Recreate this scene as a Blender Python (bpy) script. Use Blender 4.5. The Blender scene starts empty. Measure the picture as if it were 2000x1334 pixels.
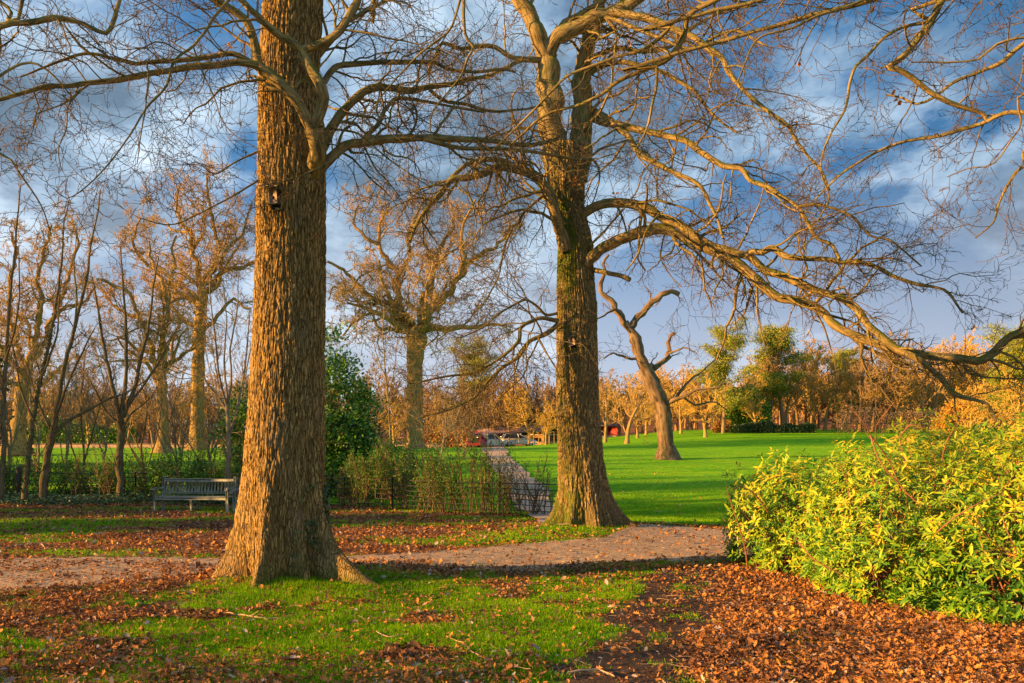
import bpy, math, numpy as np
from math import radians, pi

# ------------------------------------------------------------------ basics
F, H, VH = 1555.0, 1.85, 872.0
SUN_AZ, SUN_EL = 17.0, 13.0      # degrees: behind the camera plane on the left, above the horizon
SUN_E, SUN_C = 5.0, (1.0, .53, .15)
SKY_S, EXPO = .14, 1.42
CLB = 6.0
BLUE = (.17, .60, 1.28)
CL_OFF = (3.7, 2.8, 1.1)
sc = bpy.context.scene
C = sc.collection


def sstep(a, b, x):
    t = np.clip((np.asarray(x, float) - a) / (b - a), 0, 1)
    return t * t * (3 - 2 * t)


def gz(x, y):
    x = np.asarray(x, float); y = np.asarray(y, float)
    z = 0.0435 * (np.clip(y, 24, 62) - 24)
    side = sstep(-6, 26, x - (y - 80) * 0.05)
    z = z + 13 * sstep(125, 270, y) * (.75 + .25 * np.sin(x * .02))
    z = z + 0.057 * (np.clip(y, 62, 105) - 62) * side
    z = z + 0.16 * np.exp(-((x + 2.9) ** 2 / 3.2 + (y - 10.7) ** 2 / 1.6)) * 0.9
    z = z + 0.14 * np.exp(-((x - 1.7) ** 2 / 3.0 + (y - 17.4) ** 2 / 1.6))
    z = z + 0.02 * np.sin(x * 1.3 + 0.7) * np.sin(y * 0.9) * sstep(3, 6, y)
    return z


def W(u, v, Y):
    return np.array([(u - 1000) / F * Y, Y, H - (v - VH) / F * Y])


def gat(u, v, y0=4.0, y1=140.0):
    Y = np.arange(y0, y1, 0.05)
    x = (u - 1000) / F * Y
    zr = H - (v - VH) / F * Y
    i = np.argmax(zr <= gz(x, Y))
    return np.array([x[i], Y[i], float(gz(x[i], Y[i]))])


def _h(ix, iy, iz, s):
    with np.errstate(over='ignore'):
        h = (ix.astype(np.uint32) * np.uint32(374761393) + iy.astype(np.uint32) * np.uint32(668265263)
             + iz.astype(np.uint32) * np.uint32(2147483647) + np.uint32((s * 1274126177) & 0xffffffff))
        h = (h ^ (h >> np.uint32(13))) * np.uint32(1274126177)
        h = (h ^ (h >> np.uint32(16))) * np.uint32(2246822519)
        h = h ^ (h >> np.uint32(15))
    return h.astype(np.float64) / 4294967295.0


def vn(x, y, z, s=0):
    x = np.asarray(x, float); y = np.asarray(y, float) + 0 * x; z = np.asarray(z, float) + 0 * x
    fx, fy, fz = np.floor(x), np.floor(y), np.floor(z)
    tx, ty, tz = x - fx, y - fy, z - fz
    tx = tx * tx * (3 - 2 * tx); ty = ty * ty * (3 - 2 * ty); tz = tz * tz * (3 - 2 * tz)
    ix, iy, iz = fx.astype(np.int64), fy.astype(np.int64), fz.astype(np.int64)
    r = 0
    for a in (0, 1):
        for b in (0, 1):
            for c in (0, 1):
                w = (tx if a else 1 - tx) * (ty if b else 1 - ty) * (tz if c else 1 - tz)
                r = r + w * _h(ix + a, iy + b, iz + c, s)
    return r


def fbm(x, y, z=0, s=0, o=3):
    r = 0; a = 1; t = 0
    for k in range(o):
        r = r + a * vn(np.asarray(x) * 2 ** k, np.asarray(y) * 2 ** k, np.asarray(z) * 2 ** k, s + k * 7)
        t += a; a *= 0.5
    return r / t


# ------------------------------------------------------------------ mesh building
def mesh_obj(name, V, faces, mat, parent=None, smooth=True, attrs=None, loc=None):
    """faces: list of int arrays, each (n, k)."""
    me = bpy.data.meshes.new(name)
    V = np.asarray(V, np.float64)
    if parent is not None and loc is None:
        loc = None
    me.vertices.add(len(V))
    me.vertices.foreach_set('co', V.astype(np.float32).ravel())
    fl = [np.asarray(f, np.int64) for f in faces if len(f)]
    nl = sum(f.size for f in fl); nf = sum(len(f) for f in fl)
    me.loops.add(nl); me.polygons.add(nf)
    me.loops.foreach_set('vertex_index', np.concatenate([f.ravel() for f in fl]).astype(np.int32))
    tot = np.concatenate([np.full(len(f), f.shape[1]) for f in fl])
    st = np.concatenate([[0], np.cumsum(tot)[:-1]])
    me.polygons.foreach_set('loop_start', st.astype(np.int32))
    me.polygons.foreach_set('loop_total', tot.astype(np.int32))
    if smooth:
        me.polygons.foreach_set('use_smooth', np.ones(nf, bool))
    for k, a in (attrs or {}).items():
        a = np.asarray(a, np.float32)
        if a.ndim == 1:
            me.attributes.new(k, 'FLOAT', 'POINT').data.foreach_set('value', a)
        else:
            me.attributes.new(k, 'FLOAT_VECTOR', 'POINT').data.foreach_set('vector', a.ravel())
    me.update(calc_edges=True)
    if mat is not None:
        me.materials.append(mat)
    o = bpy.data.objects.new(name, me)
    C.objects.link(o)
    if parent is not None:
        o.parent = parent
        # mesh given in world space: take the parent's place out
        pl = np.array(parent.get('_w', (0, 0, 0)), float)
        me.transform(__import__('mathutils').Matrix.Translation(tuple(-pl)))
        o['_w'] = tuple(pl)
    return o


def tag(o, label=None, cat=None, group=None, kind=None):
    if label: o['label'] = label
    if cat: o['category'] = cat
    if group: o['group'] = group
    if kind: o['kind'] = kind
    return o


def empty(name, loc, label=None, cat=None, group=None):
    o = bpy.data.objects.new(name, None)
    o.empty_display_size = 0.2
    C.objects.link(o)
    o.location = tuple(float(a) for a in loc)
    o['_w'] = tuple(float(a) for a in loc)
    return tag(o, label, cat, group)


class MB:
    """quads/tris/tubes gathered in world space, linked as ONE mesh."""
    def __init__(s): s.V = []; s.F = {}; s.A = {}; s.n = 0

    def raw(s, V, faces, **attrs):
        V = np.asarray(V, float).reshape(-1, 3)
        s.V.append(V)
        for f in faces:
            f = np.asarray(f, np.int64)
            if len(f): s.F.setdefault(f.shape[1], []).append(f + s.n)
        for k in set(list(attrs) + list(s.A)):
            if k not in s.A:
                s.A[k] = []
                if s.n: s.A[k].append(np.zeros((s.n, 3)) if attrs[k].ndim == 2 else np.zeros(s.n))
            if k in attrs: s.A[k].append(attrs[k])
            else: s.A[k].append(np.zeros((len(V), 3)) if s.A[k][0].ndim == 2 else np.zeros(len(V)))
        s.n += len(V)
        return s

    def tubes(s, P, R, sides=3, cap=False):
        P = np.asarray(P, float); R = np.asarray(R, float)
        if P.ndim == 2: P = P[None]; R = R[None]
        N, K, _ = P.shape
        if N == 0: return s
        T = np.gradient(P, axis=1)
        T /= np.linalg.norm(T, axis=2, keepdims=True) + 1e-9
        mt = np.abs(T).mean(axis=1)
        ref = np.zeros((N, 3)); ref[np.arange(N), np.argmin(mt, axis=1)] = 1
        ref = ref[:, None, :]
        A = ref - (ref * T).sum(2, keepdims=True) * T
        A /= np.linalg.norm(A, axis=2, keepdims=True) + 1e-9
        B = np.cross(T, A)
        th = np.arange(sides) * 2 * pi / sides
        c, sn = np.cos(th), np.sin(th)
        V = (P[:, :, None, :] + R[:, :, None, None] * (A[:, :, None, :] * c[None, None, :, None] + B[:, :, None, :] * sn[None, None, :, None]))
        ln = np.concatenate([np.zeros((N, 1)), np.cumsum(np.linalg.norm(np.diff(P, axis=1), axis=2), axis=1)], axis=1)
        off = (np.arange(N) * 1.37)[:, None, None]
        bk = np.stack([R[:, :, None] * c[None, None] + off, R[:, :, None] * sn[None, None] + off * 0.7,
                       ln[:, :, None] + 0 * c[None, None] + off], axis=3)
        rad = np.repeat(R[:, :, None], sides, axis=2)
        n = np.arange(N)[:, None, None] * (K * sides)
        k = np.arange(K - 1)[None, :, None] * sides
        j = np.arange(sides)[None, None, :]; j2 = (j + 1) % sides
        a = n + k + j; b = n + k + j2
        Fq = np.stack([a, b, b + sides, a + sides], axis=3).reshape(-1, 4)
        fs = [Fq]
        if cap:
            fs.append((n[:, 0, :] + np.arange(sides)[::-1][None]).reshape(-1, sides))
            fs.append((n[:, 0, :] + (K - 1) * sides + np.arange(sides)[None]).reshape(-1, sides))
        return s.raw(V.reshape(-1, 3), fs, bk=bk.reshape(-1, 3), rad=rad.ravel())

    def box(s, c, size, rz=0.0, rx=0.0, ry=0.0, bev=0.0):
        x, y, z = [a / 2 for a in size]
        if bev > 0:
            b = min(bev, x * .6, y * .6, z * .6)
            pts = []
            for sx in (-1, 1):
                for sy in (-1, 1):
                    for sz in (-1, 1):
                        pts += [(sx * x, sy * (y - b), sz * (z - b)), (sx * (x - b), sy * y, sz * (z - b)), (sx * (x - b), sy * (y - b), sz * z)]
            V = np.array(pts, float)
            def id_(sx, sy, sz, a): return ((sx > 0) * 4 + (sy > 0) * 2 + (sz > 0)) * 3 + a
            Q = []; T = []
            for sg in (-1, 1):
                q = [id_(sg, -1, -1, 0), id_(sg, 1, -1, 0), id_(sg, 1, 1, 0), id_(sg, -1, 1, 0)]; Q.append(q if sg > 0 else q[::-1])
                q = [id_(-1, sg, -1, 1), id_(-1, sg, 1, 1), id_(1, sg, 1, 1), id_(1, sg, -1, 1)]; Q.append(q if sg > 0 else q[::-1])
                q = [id_(-1, -1, sg, 2), id_(1, -1, sg, 2), id_(1, 1, sg, 2), id_(-1, 1, sg, 2)]; Q.append(q if sg > 0 else q[::-1])
            for s1 in (-1, 1):
                for s2 in (-1, 1):
                    e = [id_(-1, s1, s2, 1), id_(1, s1, s2, 1), id_(1, s1, s2, 2), id_(-1, s1, s2, 2)]; Q.append(e if s1 * s2 > 0 else e[::-1])
                    e = [id_(s1, -1, s2, 0), id_(s1, 1, s2, 0), id_(s1, 1, s2, 2), id_(s1, -1, s2, 2)]; Q.append(e if s1 * s2 < 0 else e[::-1])
                    e = [id_(s1, s2, -1, 0), id_(s1, s2, 1, 0), id_(s1, s2, 1, 1), id_(s1, s2, -1, 1)]; Q.append(e if s1 * s2 > 0 else e[::-1])
                    for s3 in (-1, 1):
                        t = [id_(s1, s2, s3, 0), id_(s1, s2, s3, 1), id_(s1, s2, s3, 2)]; T.append(t if s1 * s2 * s3 > 0 else t[::-1])
            fs = [np.array(Q), np.array(T)]
        else:
            V = np.array([(a * x, b * y, d * z) for a in (-1, 1) for b in (-1, 1) for d in (-1, 1)], float)
            fs = [np.array([(0, 1, 3, 2), (4, 6, 7, 5), (0, 4, 5, 1), (2, 3, 7, 6), (0, 2, 6, 4), (1, 5, 7, 3)])]
        V = V @ rotm(rx, ry, rz).T + np.asarray(c, float)
        return s.raw(V, fs)

    def build(s, name, mat, parent=None, smooth=True):
        if not s.V: return None
        V = np.concatenate(s.V)
        faces = [np.concatenate(f) for f in s.F.values()]
        at = {k: np.concatenate(a) for k, a in s.A.items()}
        return mesh_obj(name, V, faces, mat, parent, smooth, at)


def rotm(rx, ry, rz):
    cx, sx, cy, sy, cz, sz = math.cos(rx), math.sin(rx), math.cos(ry), math.sin(ry), math.cos(rz), math.sin(rz)
    return (np.array([[cz, -sz, 0], [sz, cz, 0], [0, 0, 1]]) @ np.array([[cy, 0, sy], [0, 1, 0], [-sy, 0, cy]])
            @ np.array([[1, 0, 0], [0, cx, -sx], [0, sx, cx]]))


def nrm(a):
    return a / (np.linalg.norm(a, axis=-1, keepdims=True) + 1e-9)


def scatter(T, faces, pos, X, Zn, size, rng):
    """T template (k,3) with x along the leaf, z its normal. X, Zn: (N,3)."""
    X = nrm(X); Yv = nrm(np.cross(Zn, X)); Z = np.cross(X, Yv)
    sz = np.asarray(size)
    if sz.ndim == 1: sz = sz[:, None].repeat(3, 1)
    L = T[None] * sz[:, None, :]
    V = pos[:, None, :] + L[:, :, 0:1] * X[:, None] + L[:, :, 1:2] * Yv[:, None] + L[:, :, 2:3] * Z[:, None]
    N = len(pos); k = len(T)
    fs = [(np.arange(N)[:, None, None] * k + np.asarray(f)[None]).reshape(-1, len(f[0])) for f in faces]
    rnd = np.repeat(rng.random(N), k)
    return V.reshape(-1, 3), fs, rnd


# leaf templates ------------------------------------------------------
LAUREL = (np.array([(0, 0, 0), (.3, .16, .05), (.3, 0, 0), (.3, -.16, .05), (.7, .15, .02), (.7, 0, -.04), (.7, -.15, .02), (1, 0, -.12)]),
          [[(0, 2, 1), (0, 3, 2), (4, 5, 7), (5, 6, 7)], [(1, 2, 5, 4), (2, 3, 6, 5)]])
DRY = (np.array([(0, 0, 0), (.28, .26, .10), (.3, 0, 0), (.28, -.24, .07), (.6, .33, .16), (.65, 0, .02), (.62, -.3, .05), (1, .05, .2)]),
       [[(0, 2, 1), (0, 3, 2), (4, 5, 7), (5, 6, 7)], [(1, 2, 5, 4), (2, 3, 6, 5)]])
_o = [(.2, .10), (.3, .27), (.42, .12), (.56, .32), (.68, .13), (.82, .22), (.93, .08)]
OAKL = (np.array([(0, 0, 0)] + [(x, y, .30 * y + .25 * (x - .5) ** 2) for x, y in _o] + [(x + .02, -y, .45 * y + .25 * (x - .5) ** 2) for x, y in _o] + [(1, .02, .12)] + [(.42, 0, 0), (.68, 0, .02)]),
        [[(0, 16, 1), (1, 16, 2), (2, 16, 3), (3, 16, 4), (4, 16, 17), (4, 17, 5), (5, 17, 6), (6, 17, 7), (7, 17, 15), (0, 8, 16), (8, 9, 16), (9, 10, 16), (10, 11, 16), (16, 11, 17), (11, 12, 17), (12, 13, 17), (13, 14, 17), (14, 15, 17)]])
SMALL = (np.array([(0, 0, 0), (.5, .3, .06), (.5, -.3, .06), (1, 0, 0)]), [[(0, 2, 1), (1, 2, 3)]])
BLADE = (np.array([(0, -.5, 0), (0, .5, 0), (.5, -.35, .05), (.5, .35, .05), (1, 0, .28)]), [[(2, 3, 4)], [(0, 1, 3, 2)]])


# ------------------------------------------------------------------ materials
def new_mat(name):
    m = bpy.data.materials.new(name); m.use_nodes = True
    nt = m.node_tree; nt.nodes.clear()
    out = nt.nodes.new('ShaderNodeOutputMaterial'); b = nt.nodes.new('ShaderNodeBsdfPrincipled')
    nt.links.new(b.outputs[0], out.inputs[0])
    b.inputs['Roughness'].default_value = 0.85
    b.inputs['Specular IOR Level'].default_value = 0.06
    return m, nt, b


def nd(nt, t, **k):
    n = nt.nodes.new(t)
    for a, v in k.items():
        if a.startswith('i_'):
            n.inputs[a[2:].replace('_', ' ')].default_value = v
        else: setattr(n, a, v)
    return n


def noise(nt, vec, scale, detail=4, rough=.6, dist=0.0):
    n = nd(nt, 'ShaderNodeTexNoise'); n.inputs['Scale'].default_value = scale; n.inputs['Detail'].default_value = detail
    n.inputs['Roughness'].default_value = rough; n.inputs['Distortion'].default_value = dist
    if vec is not None: nt.links.new(vec, n.inputs['Vector'])
    return n.outputs['Fac']


def ramp(nt, fac, stops):
    r = nd(nt, 'ShaderNodeValToRGB'); e = r.color_ramp.elements
    while len(e) > 1: e.remove(e[0])
    e[0].position = stops[0][0]; c = stops[0][1]; e[0].color = (c[0], c[1], c[2], 1)
    for p, c in stops[1:]:
        x = e.new(p); x.color = (c[0], c[1], c[2], 1)
    nt.links.new(fac, r.inputs['Fac'])
    return r.outputs['Color']


def mixc(nt, fac, a, b, mode='MIX'):
    m = nd(nt, 'ShaderNodeMix', data_type='RGBA', blend_type=mode)
    for s, v in ((0, fac), (6, a), (7, b)):
        if isinstance(v, (int, float)): m.inputs[s].default_value = v
        elif isinstance(v, tuple): m.inputs[s].default_value = (v[0], v[1], v[2], 1)
        else: nt.links.new(v, m.inputs[s])
    return m.outputs[2]


def mth(nt, op, a, b=0.0, clamp=False):
    m = nd(nt, 'ShaderNodeMath', operation=op); m.use_clamp = clamp
    for s, v in ((0, a), (1, b)):
        if isinstance(v, (int, float)): m.inputs[s].default_value = v
        else: nt.links.new(v, m.inputs[s])
    return m.outputs[0]


def attr(nt, name, out='Fac'):
    return nd(nt, 'ShaderNodeAttribute', attribute_name=name).outputs[out]


def mapping(nt, vec, scale):
    m = nd(nt, 'ShaderNodeMapping'); m.inputs['Scale'].default_value = scale
    nt.links.new(vec, m.inputs['Vector']); return m.outputs[0]


def bump(nt, b, h, strength=.5, dist=.02):
    n = nd(nt, 'ShaderNodeBump'); n.inputs['Strength'].default_value = strength; n.inputs['Distance'].default_value = dist
    nt.links.new(h, n.inputs['Height']); nt.links.new(n.outputs[0], b.inputs['Normal'])


def objco(nt): return nd(nt, 'ShaderNodeTexCoord').outputs['Object']


def bark_mat(name, dark, light, twig, moss=.5, mosscol=(.10, .13, .02), bs=.6, scale=1.0, twig_r=.012):
    m, nt, b = new_mat(name)
    bk = attr(nt, 'bk', 'Vector')
    v = mapping(nt, bk, (14 * scale, 14 * scale, 2.6 * scale))
    n1 = noise(nt, v, 1.6, 6, .65, .3)
    n2 = noise(nt, mapping(nt, bk, (3, 3, 1.2)), 1.0, 3)
    col = ramp(nt, n1, [(.38, dark), (.49, tuple((a + c) / 2 for a, c in zip(dark, light))), (.62, light)])
    col = mixc(nt, mth(nt, 'MULTIPLY', n2, .5), col, tuple(c * .7 for c in light))
    # moss sits on upper faces
    geo = nd(nt, 'ShaderNodeNewGeometry'); sep = nd(nt, 'ShaderNodeSeparateXYZ'); nt.links.new(geo.outputs['Normal'], sep.inputs[0])
    mm = mth(nt, 'MULTIPLY', mth(nt, 'ADD', sep.outputs[2], .35, True), mth(nt, 'MULTIPLY', mth(nt, 'SUBTRACT', noise(nt, mapping(nt, bk, (5, 5, 3)), 1.0, 4), .42, True), 6.0 * moss, True), True)
    col = mixc(nt, mm, col, mosscol)
    rad = attr(nt, 'rad')
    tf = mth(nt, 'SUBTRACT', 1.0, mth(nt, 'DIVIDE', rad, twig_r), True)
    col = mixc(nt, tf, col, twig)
    nt.links.new(col, b.inputs['Base Color'])
    bump(nt, b, n1, bs, .03)
    return m


def ridge_bark(name, fiss, ridge, moss_amt):
    """near trunks: the ridges are modelled; 'rdg' says where the mesh is a ridge and where a fissure"""
    m, nt, b = new_mat(name)
    o = objco(nt)
    n1 = noise(nt, mapping(nt, o, (30, 30, 9)), 1.3, 6, .7)
    n2 = noise(nt, mapping(nt, o, (2.5, 2.5, 1.0)), 1.0, 4)
    wob = nd(nt, 'ShaderNodeTexNoise'); wob.inputs['Scale'].default_value = 5.0; nt.links.new(o, wob.inputs['Vector'])
    wv = nd(nt, 'ShaderNodeVectorMath', operation='MULTIPLY_ADD'); nt.links.new(wob.outputs['Color'], wv.inputs[0]); wv.inputs[1].default_value = (.10, .10, .10); nt.links.new(o, wv.inputs[2])
    vo = nd(nt, 'ShaderNodeTexVoronoi', feature='DISTANCE_TO_EDGE'); vo.inputs['Scale'].default_value = 1.0
    nt.links.new(mapping(nt, wv.outputs[0], (30, 30, 3.4)), vo.inputs['Vector'])
    crack = mth(nt, 'MULTIPLY', vo.outputs['Distance'], 7.5, True)
    plate = mth(nt, 'MULTIPLY', crack, mth(nt, 'ADD', mth(nt, 'MULTIPLY', attr(nt, 'rdg'), .8), .2, True))
    col = mixc(nt, plate, fiss, ridge)
    col = mixc(nt, mth(nt, 'MULTIPLY', mth(nt, 'SUBTRACT', n1, .35, True), 2.6, True), col, tuple(c * .42 for c in ridge))
    col = mixc(nt, mth(nt, 'MULTIPLY', mth(nt, 'SUBTRACT', n2, .52, True), 2.0, True), col, (.24, .21, .14))
    mo = attr(nt, 'moss')
    nm = noise(nt, mapping(nt, o, (7, 7, 4)), 1.0, 5)
    mf = mth(nt, 'MULTIPLY', mth(nt, 'MULTIPLY', mth(nt, 'SUBTRACT', mth(nt, 'ADD', nm, mo), .85, True), 3.2, True), moss_amt)
    col = mixc(nt, mf, col, (.13, .16, .025))
    nt.links.new(col, b.inputs['Base Color'])
    hh = mth(nt, 'ADD', mth(nt, 'MULTIPLY', crack, 1.0), mth(nt, 'MULTIPLY', n1, .7))
    bump(nt, b, hh, 1.0, .015)
    return m


def leaf_mat(name, stops, rough=.5, trans=0.25, spec=.35):
    m, nt, b = new_mat(name)
    col = ramp(nt, attr(nt, 'rnd'), stops)
    nt.links.new(col, b.inputs['Base Color'])
    b.inputs['Roughness'].default_value = rough; b.inputs['Specular IOR Level'].default_value = spec
    if trans > 0:
        tr = nd(nt, 'ShaderNodeBsdfTranslucent'); nt.links.new(col, tr.inputs[0])
        mx = nd(nt, 'ShaderNodeMixShader'); mx.inputs[0].default_value = trans
        out = [n for n in nt.nodes if n.type == 'OUTPUT_MATERIAL'][0]
        nt.links.new(b.outputs[0], mx.inputs[1]); nt.links.new(tr.outputs[0], mx.inputs[2]); nt.links.new(mx.outputs[0], out.inputs[0])
    return m


def plain(name, col, rough=.7, var=.25, scale=8, metal=0, spec=.3, col2=None):
    m, nt, b = new_mat(name)
    n = noise(nt, objco(nt), scale, 4)
    c = mixc(nt, n, tuple(x * (1 - var) for x in col), tuple(min(1, x * (1 + var)) for x in col) if col2 is None else col2)
    nt.links.new(c, b.inputs['Base Color']); b.inputs['Roughness'].default_value = rough
    b.inputs['Metallic'].default_value = metal; b.inputs['Specular IOR Level'].default_value = spec
    bump(nt, b, n, .3, .01)
    return m


M = {}
M['trunk1'] = ridge_bark('furrowed_bark', (.035, .02, .011), (.64, .42, .155), .9)
M['trunk2'] = ridge_bark('mossy_furrowed_bark', (.035, .026, .013), (.58, .42, .175), 1.2)
M['limb'] = bark_mat('limb_bark', (.05, .04, .02), (.42, .31, .14), (.12, .085, .055), 1.2, bs=.7)
M['far_oak'] = bark_mat('far_oak_bark', (.13, .075, .03), (.50, .34, .13), (.54, .36, .14), .2, bs=.8, scale=.5, twig_r=.05)
M['dark_bark'] = bark_mat('dark_ivy_bark', (.08, .06, .035), (.26, .20, .11), (.32, .21, .11), .8, (.05, .09, .02), twig_r=.02)
M['pale_bark'] = bark_mat('pale_bark', (.16, .12, .08), (.36, .30, .20), (.34, .24, .13), .3, twig_r=.02)
M['dead_oak'] = bark_mat('weathered_bark', (.03, .02, .015), (.30, .20, .13), (.24, .15, .08), .4, bs=1.0, scale=.28, twig_r=.03)
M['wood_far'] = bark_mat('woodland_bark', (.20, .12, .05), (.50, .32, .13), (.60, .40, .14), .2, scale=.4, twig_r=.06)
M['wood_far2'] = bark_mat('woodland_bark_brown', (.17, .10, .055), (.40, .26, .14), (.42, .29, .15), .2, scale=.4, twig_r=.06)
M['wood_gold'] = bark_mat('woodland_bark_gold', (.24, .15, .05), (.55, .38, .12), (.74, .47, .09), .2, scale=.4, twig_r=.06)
M['litter_leaf'] = leaf_mat('fallen_leaves', [(0, (.07, .035, .025)), (.25, (.20, .095, .05)), (.5, (.47, .21, .07)), (.8, (.78, .36, .08)), (.93, (.36, .26, .22)), (1, (.56, .48, .44))], .7, .15, .1)
M['grass'] = leaf_mat('grass_blades', [(0, (.08, .22, .005)), (.5, (.20, .46, .008)), (.85, (.42, .58, .012)), (1, (.55, .45, .10))], .7, .35, .1)
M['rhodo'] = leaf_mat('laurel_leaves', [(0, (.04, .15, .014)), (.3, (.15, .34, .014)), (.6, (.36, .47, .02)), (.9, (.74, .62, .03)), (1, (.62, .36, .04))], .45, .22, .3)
M['rhodo_stem'] = plain('shrub_stem', (.28, .12, .06), .7)
M['holly'] = leaf_mat('evergreen_leaves', [(0, (.02, .08, .01)), (.5, (.08, .25, .015)), (1, (.30, .46, .03))], .4, .1, .45)
M['ivy'] = leaf_mat('ivy_leaves', [(0, (.02, .06, .02)), (.6, (.05, .12, .035)), (1, (.13, .22, .07))], .4, .1, .4)
M['sap_leaf'] = leaf_mat('sapling_leaves', [(0, (.05, .18, .012)), (.6, (.13, .34, .02)), (1, (.36, .36, .05))], .5, .3)
M['beech'] = leaf_mat('beech_leaves', [(0, (.35, .15, .04)), (.5, (.58, .29, .07)), (1, (.70, .42, .10))], .6, .2)
M['pine'] = leaf_mat('pine_needles', [(0, (.07, .13, .02)), (.5, (.24, .30, .03)), (1, (.55, .48, .05))], .5, .15)
M['yew'] = leaf_mat('yew_needles', [(0, (.02, .05, .02)), (1, (.06, .11, .03))], .5, .1)
M['gold_leaf'] = leaf_mat('golden_leaves', [(0, (.30, .20, .03)), (.5, (.55, .36, .04)), (1, (.62, .26, .05))], .5, .3)
M['brown_leaf'] = leaf_mat('clinging_leaves', [(0, (.35, .12, .03)), (1, (.75, .32, .05))], .5, .25)
M['bench'] = plain('weathered_teak', (.34, .40, .32), .8, .35, 14, col2=(.74, .74, .62))
M['iron'] = plain('black_iron', (.03, .03, .032), .5, .3, 20)
M['post'] = plain('dark_post_wood', (.06, .055, .04), .8)
M['fence_wood'] = plain('pale_fence_wood', (.50, .36, .20), .8)
M['stick'] = plain('dead_stick', (.48, .33, .20), .8)
M['box_face'] = plain('box_front_board', (.46, .34, .28), .75, .25, 30)
M['box_dark'] = plain('box_side', (.06, .08, .07), .8)
M['box_roof'] = plain('box_lid', (.30, .22, .10), .8, .4, 30)
M['hole'] = plain('entrance_hole', (.02, .012, .01), .9)
M['roof'] = plain('brown_roof', (.26, .17, .17), .8, .3, 1.5)
M['timber'] = plain('timber_wall', (.42, .24, .10), .8, .3, 2)
M['wall_white'] = plain('pale_render', (.60, .50, .48), .8, .15, 2)
M['red_paint'] = plain('red_panel', (.55, .07, .06), .6, .2, 2)
M['car_red'] = plain('red_car_paint', (.42, .02, .05), .3, .05, 3, spec=.6)
M['car_white'] = plain('white_car_paint', (.62, .64, .68), .3, .04, 3, spec=.6)
M['car_silver'] = plain('silver_car_paint', (.48, .52, .58), .3, .04, 3, metal=.3, spec=.6)
M['glass'] = plain('car_glass', (.035, .045, .055), .1, .1, 3, spec=.8)
M['rubber'] = plain('tyre_rubber', (.02, .02, .02), .8)
M['lamp_red'] = plain('tail_lamp', (.5, .03, .02), .3)
M['plate'] = plain('number_plate', (.6, .5, .1), .4)
M['dry_stone'] = plain('brown_wall', (.50, .33, .20), .9, .35, 3)


# ------------------------------------------------------------------ ground
xs = np.concatenate([-np.geomspace(13, 400, 60)[::-1], np.linspace(-12.9, 12.9, 340), np.geomspace(13, 400, 60)])
ys = np.concatenate([np.linspace(-80, 3.8, 30), np.linspace(4, 26, 330), np.geomspace(26.2, 600, 150)])
PXX = [-60, -20, -7.4, -5.9, -4.3, -2.4, -.8, 0, 1.8, 2.9, 4.1, 10, 60]
PYF = [13, 13.1, 13.2, 13.1, 13.1, 13.5, 14.4, 14.9, 15.7, 18.0, 17.6, 17, 17]
PYN = [9.3, 9.6, 9.8, 10.0, 10.7, 11.2, 11.5, 11.7, 12.2, 12.5, 12.9, 12.5, 12.5]


def path_d(x, y):
    """>0 inside the main path, metres from its edge"""
    n = (fbm(x * .8, y * .8, 0, 5) - .5) * .9 + (vn(x * 4, y * 4, 0, 9) - .5) * .22
    return np.minimum(np.interp(x, PXX, PYF) - y, y - np.interp(x, PXX, PYN)) + n * .6


MUDC = lambda y: np.interp(y, [3, 6.2, 9, 12.2], [.3, .95, 1.85, 2.6])


def lawn_d(x, y):
    fence_y = np.interp(x, [-60, -17, -9, -5.5, .8, 1.9], [28, 28, 26, 24.6, 20.8, 18.4])
    return y - fence_y + (fbm(x * 1.2, y * 1.2, 0, 15) - .5) * .5


def grassness(x, y):
    yn = np.interp(x, PXX, PYN)
    n = fbm(x * .9, y * .9, 0, 21)
    n2 = fbm(x * 3.5, y * 3.5, 0, 23)
    near = sstep(-.1, .5, yn - y)
    g = sstep(-5.6, -3.4, x + (y - 8.5) * -.55 + (n - .5) * 2.5) * .95
    g = np.maximum(g, .50 * sstep(.48, .60, fbm(x * 2.2, y * 2.2, 0, 27))) * (1 - .75 * sstep(.56, .66, fbm(x * 1.1, y * 1.4, 0, 29)))
    g = g * sstep(.30, 1.1, MUDC(y) - x + (n - .5) * 1.0)
    g = g * (1 - .55 * sstep(7.5, 6.0, y) * sstep(-.6, -2.5, x)) + .12
    band = vn(x * .28, y * 1.5, 0, 31)
    mid = sstep(.44, .66, band + (n2 - .5) * .35) * .8
    mid = np.maximum(mid, np.exp(-((x - 1.3) ** 2 / 4.5 + (y - 16.9) ** 2 / .9)) * 1.1)
    return np.clip(near * g + (1 - near) * mid, 0, 1) * (path_d(x, y) < 0.15)


def litterness(x, y):
    n = fbm(x * .7, y * .7, 0, 41)
    yn = np.interp(x, PXX, PYN)
    near = sstep(-.2, .6, yn - y)
    left = 1 - sstep(-6.6, -3.4, x - (y - 8.5) * .5 + (n - .5) * 3)
    low = sstep(7.6, 6.2, y) * .6 * sstep(.5, 1.1, MUDC(y) - x)
    right = sstep(.35, 1.0, x - MUDC(y) + (n - .5) * .8)
    l = np.clip(left + low + right * 1.25 + .7 * sstep(.54, .66, fbm(x * 1.1, y * 1.4, 0, 29)), .12, 1.3)
    edge = np.exp(-((yn - y - .05) / .45) ** 2) * .8
    mid = .80 - .5 * grassness(x, y)
    r = near * np.maximum(l, edge) + (1 - near) * mid
    r = np.where(path_d(x, y) > .12, .12 + .35 * (path_d(x, y) < .35) + .35 * sstep(2.3, 3.4, x) * sstep(13.6, 12.5, y), r)
    return np.clip(r, 0, 1.2) * (lawn_d(x, y) < .1)


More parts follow.
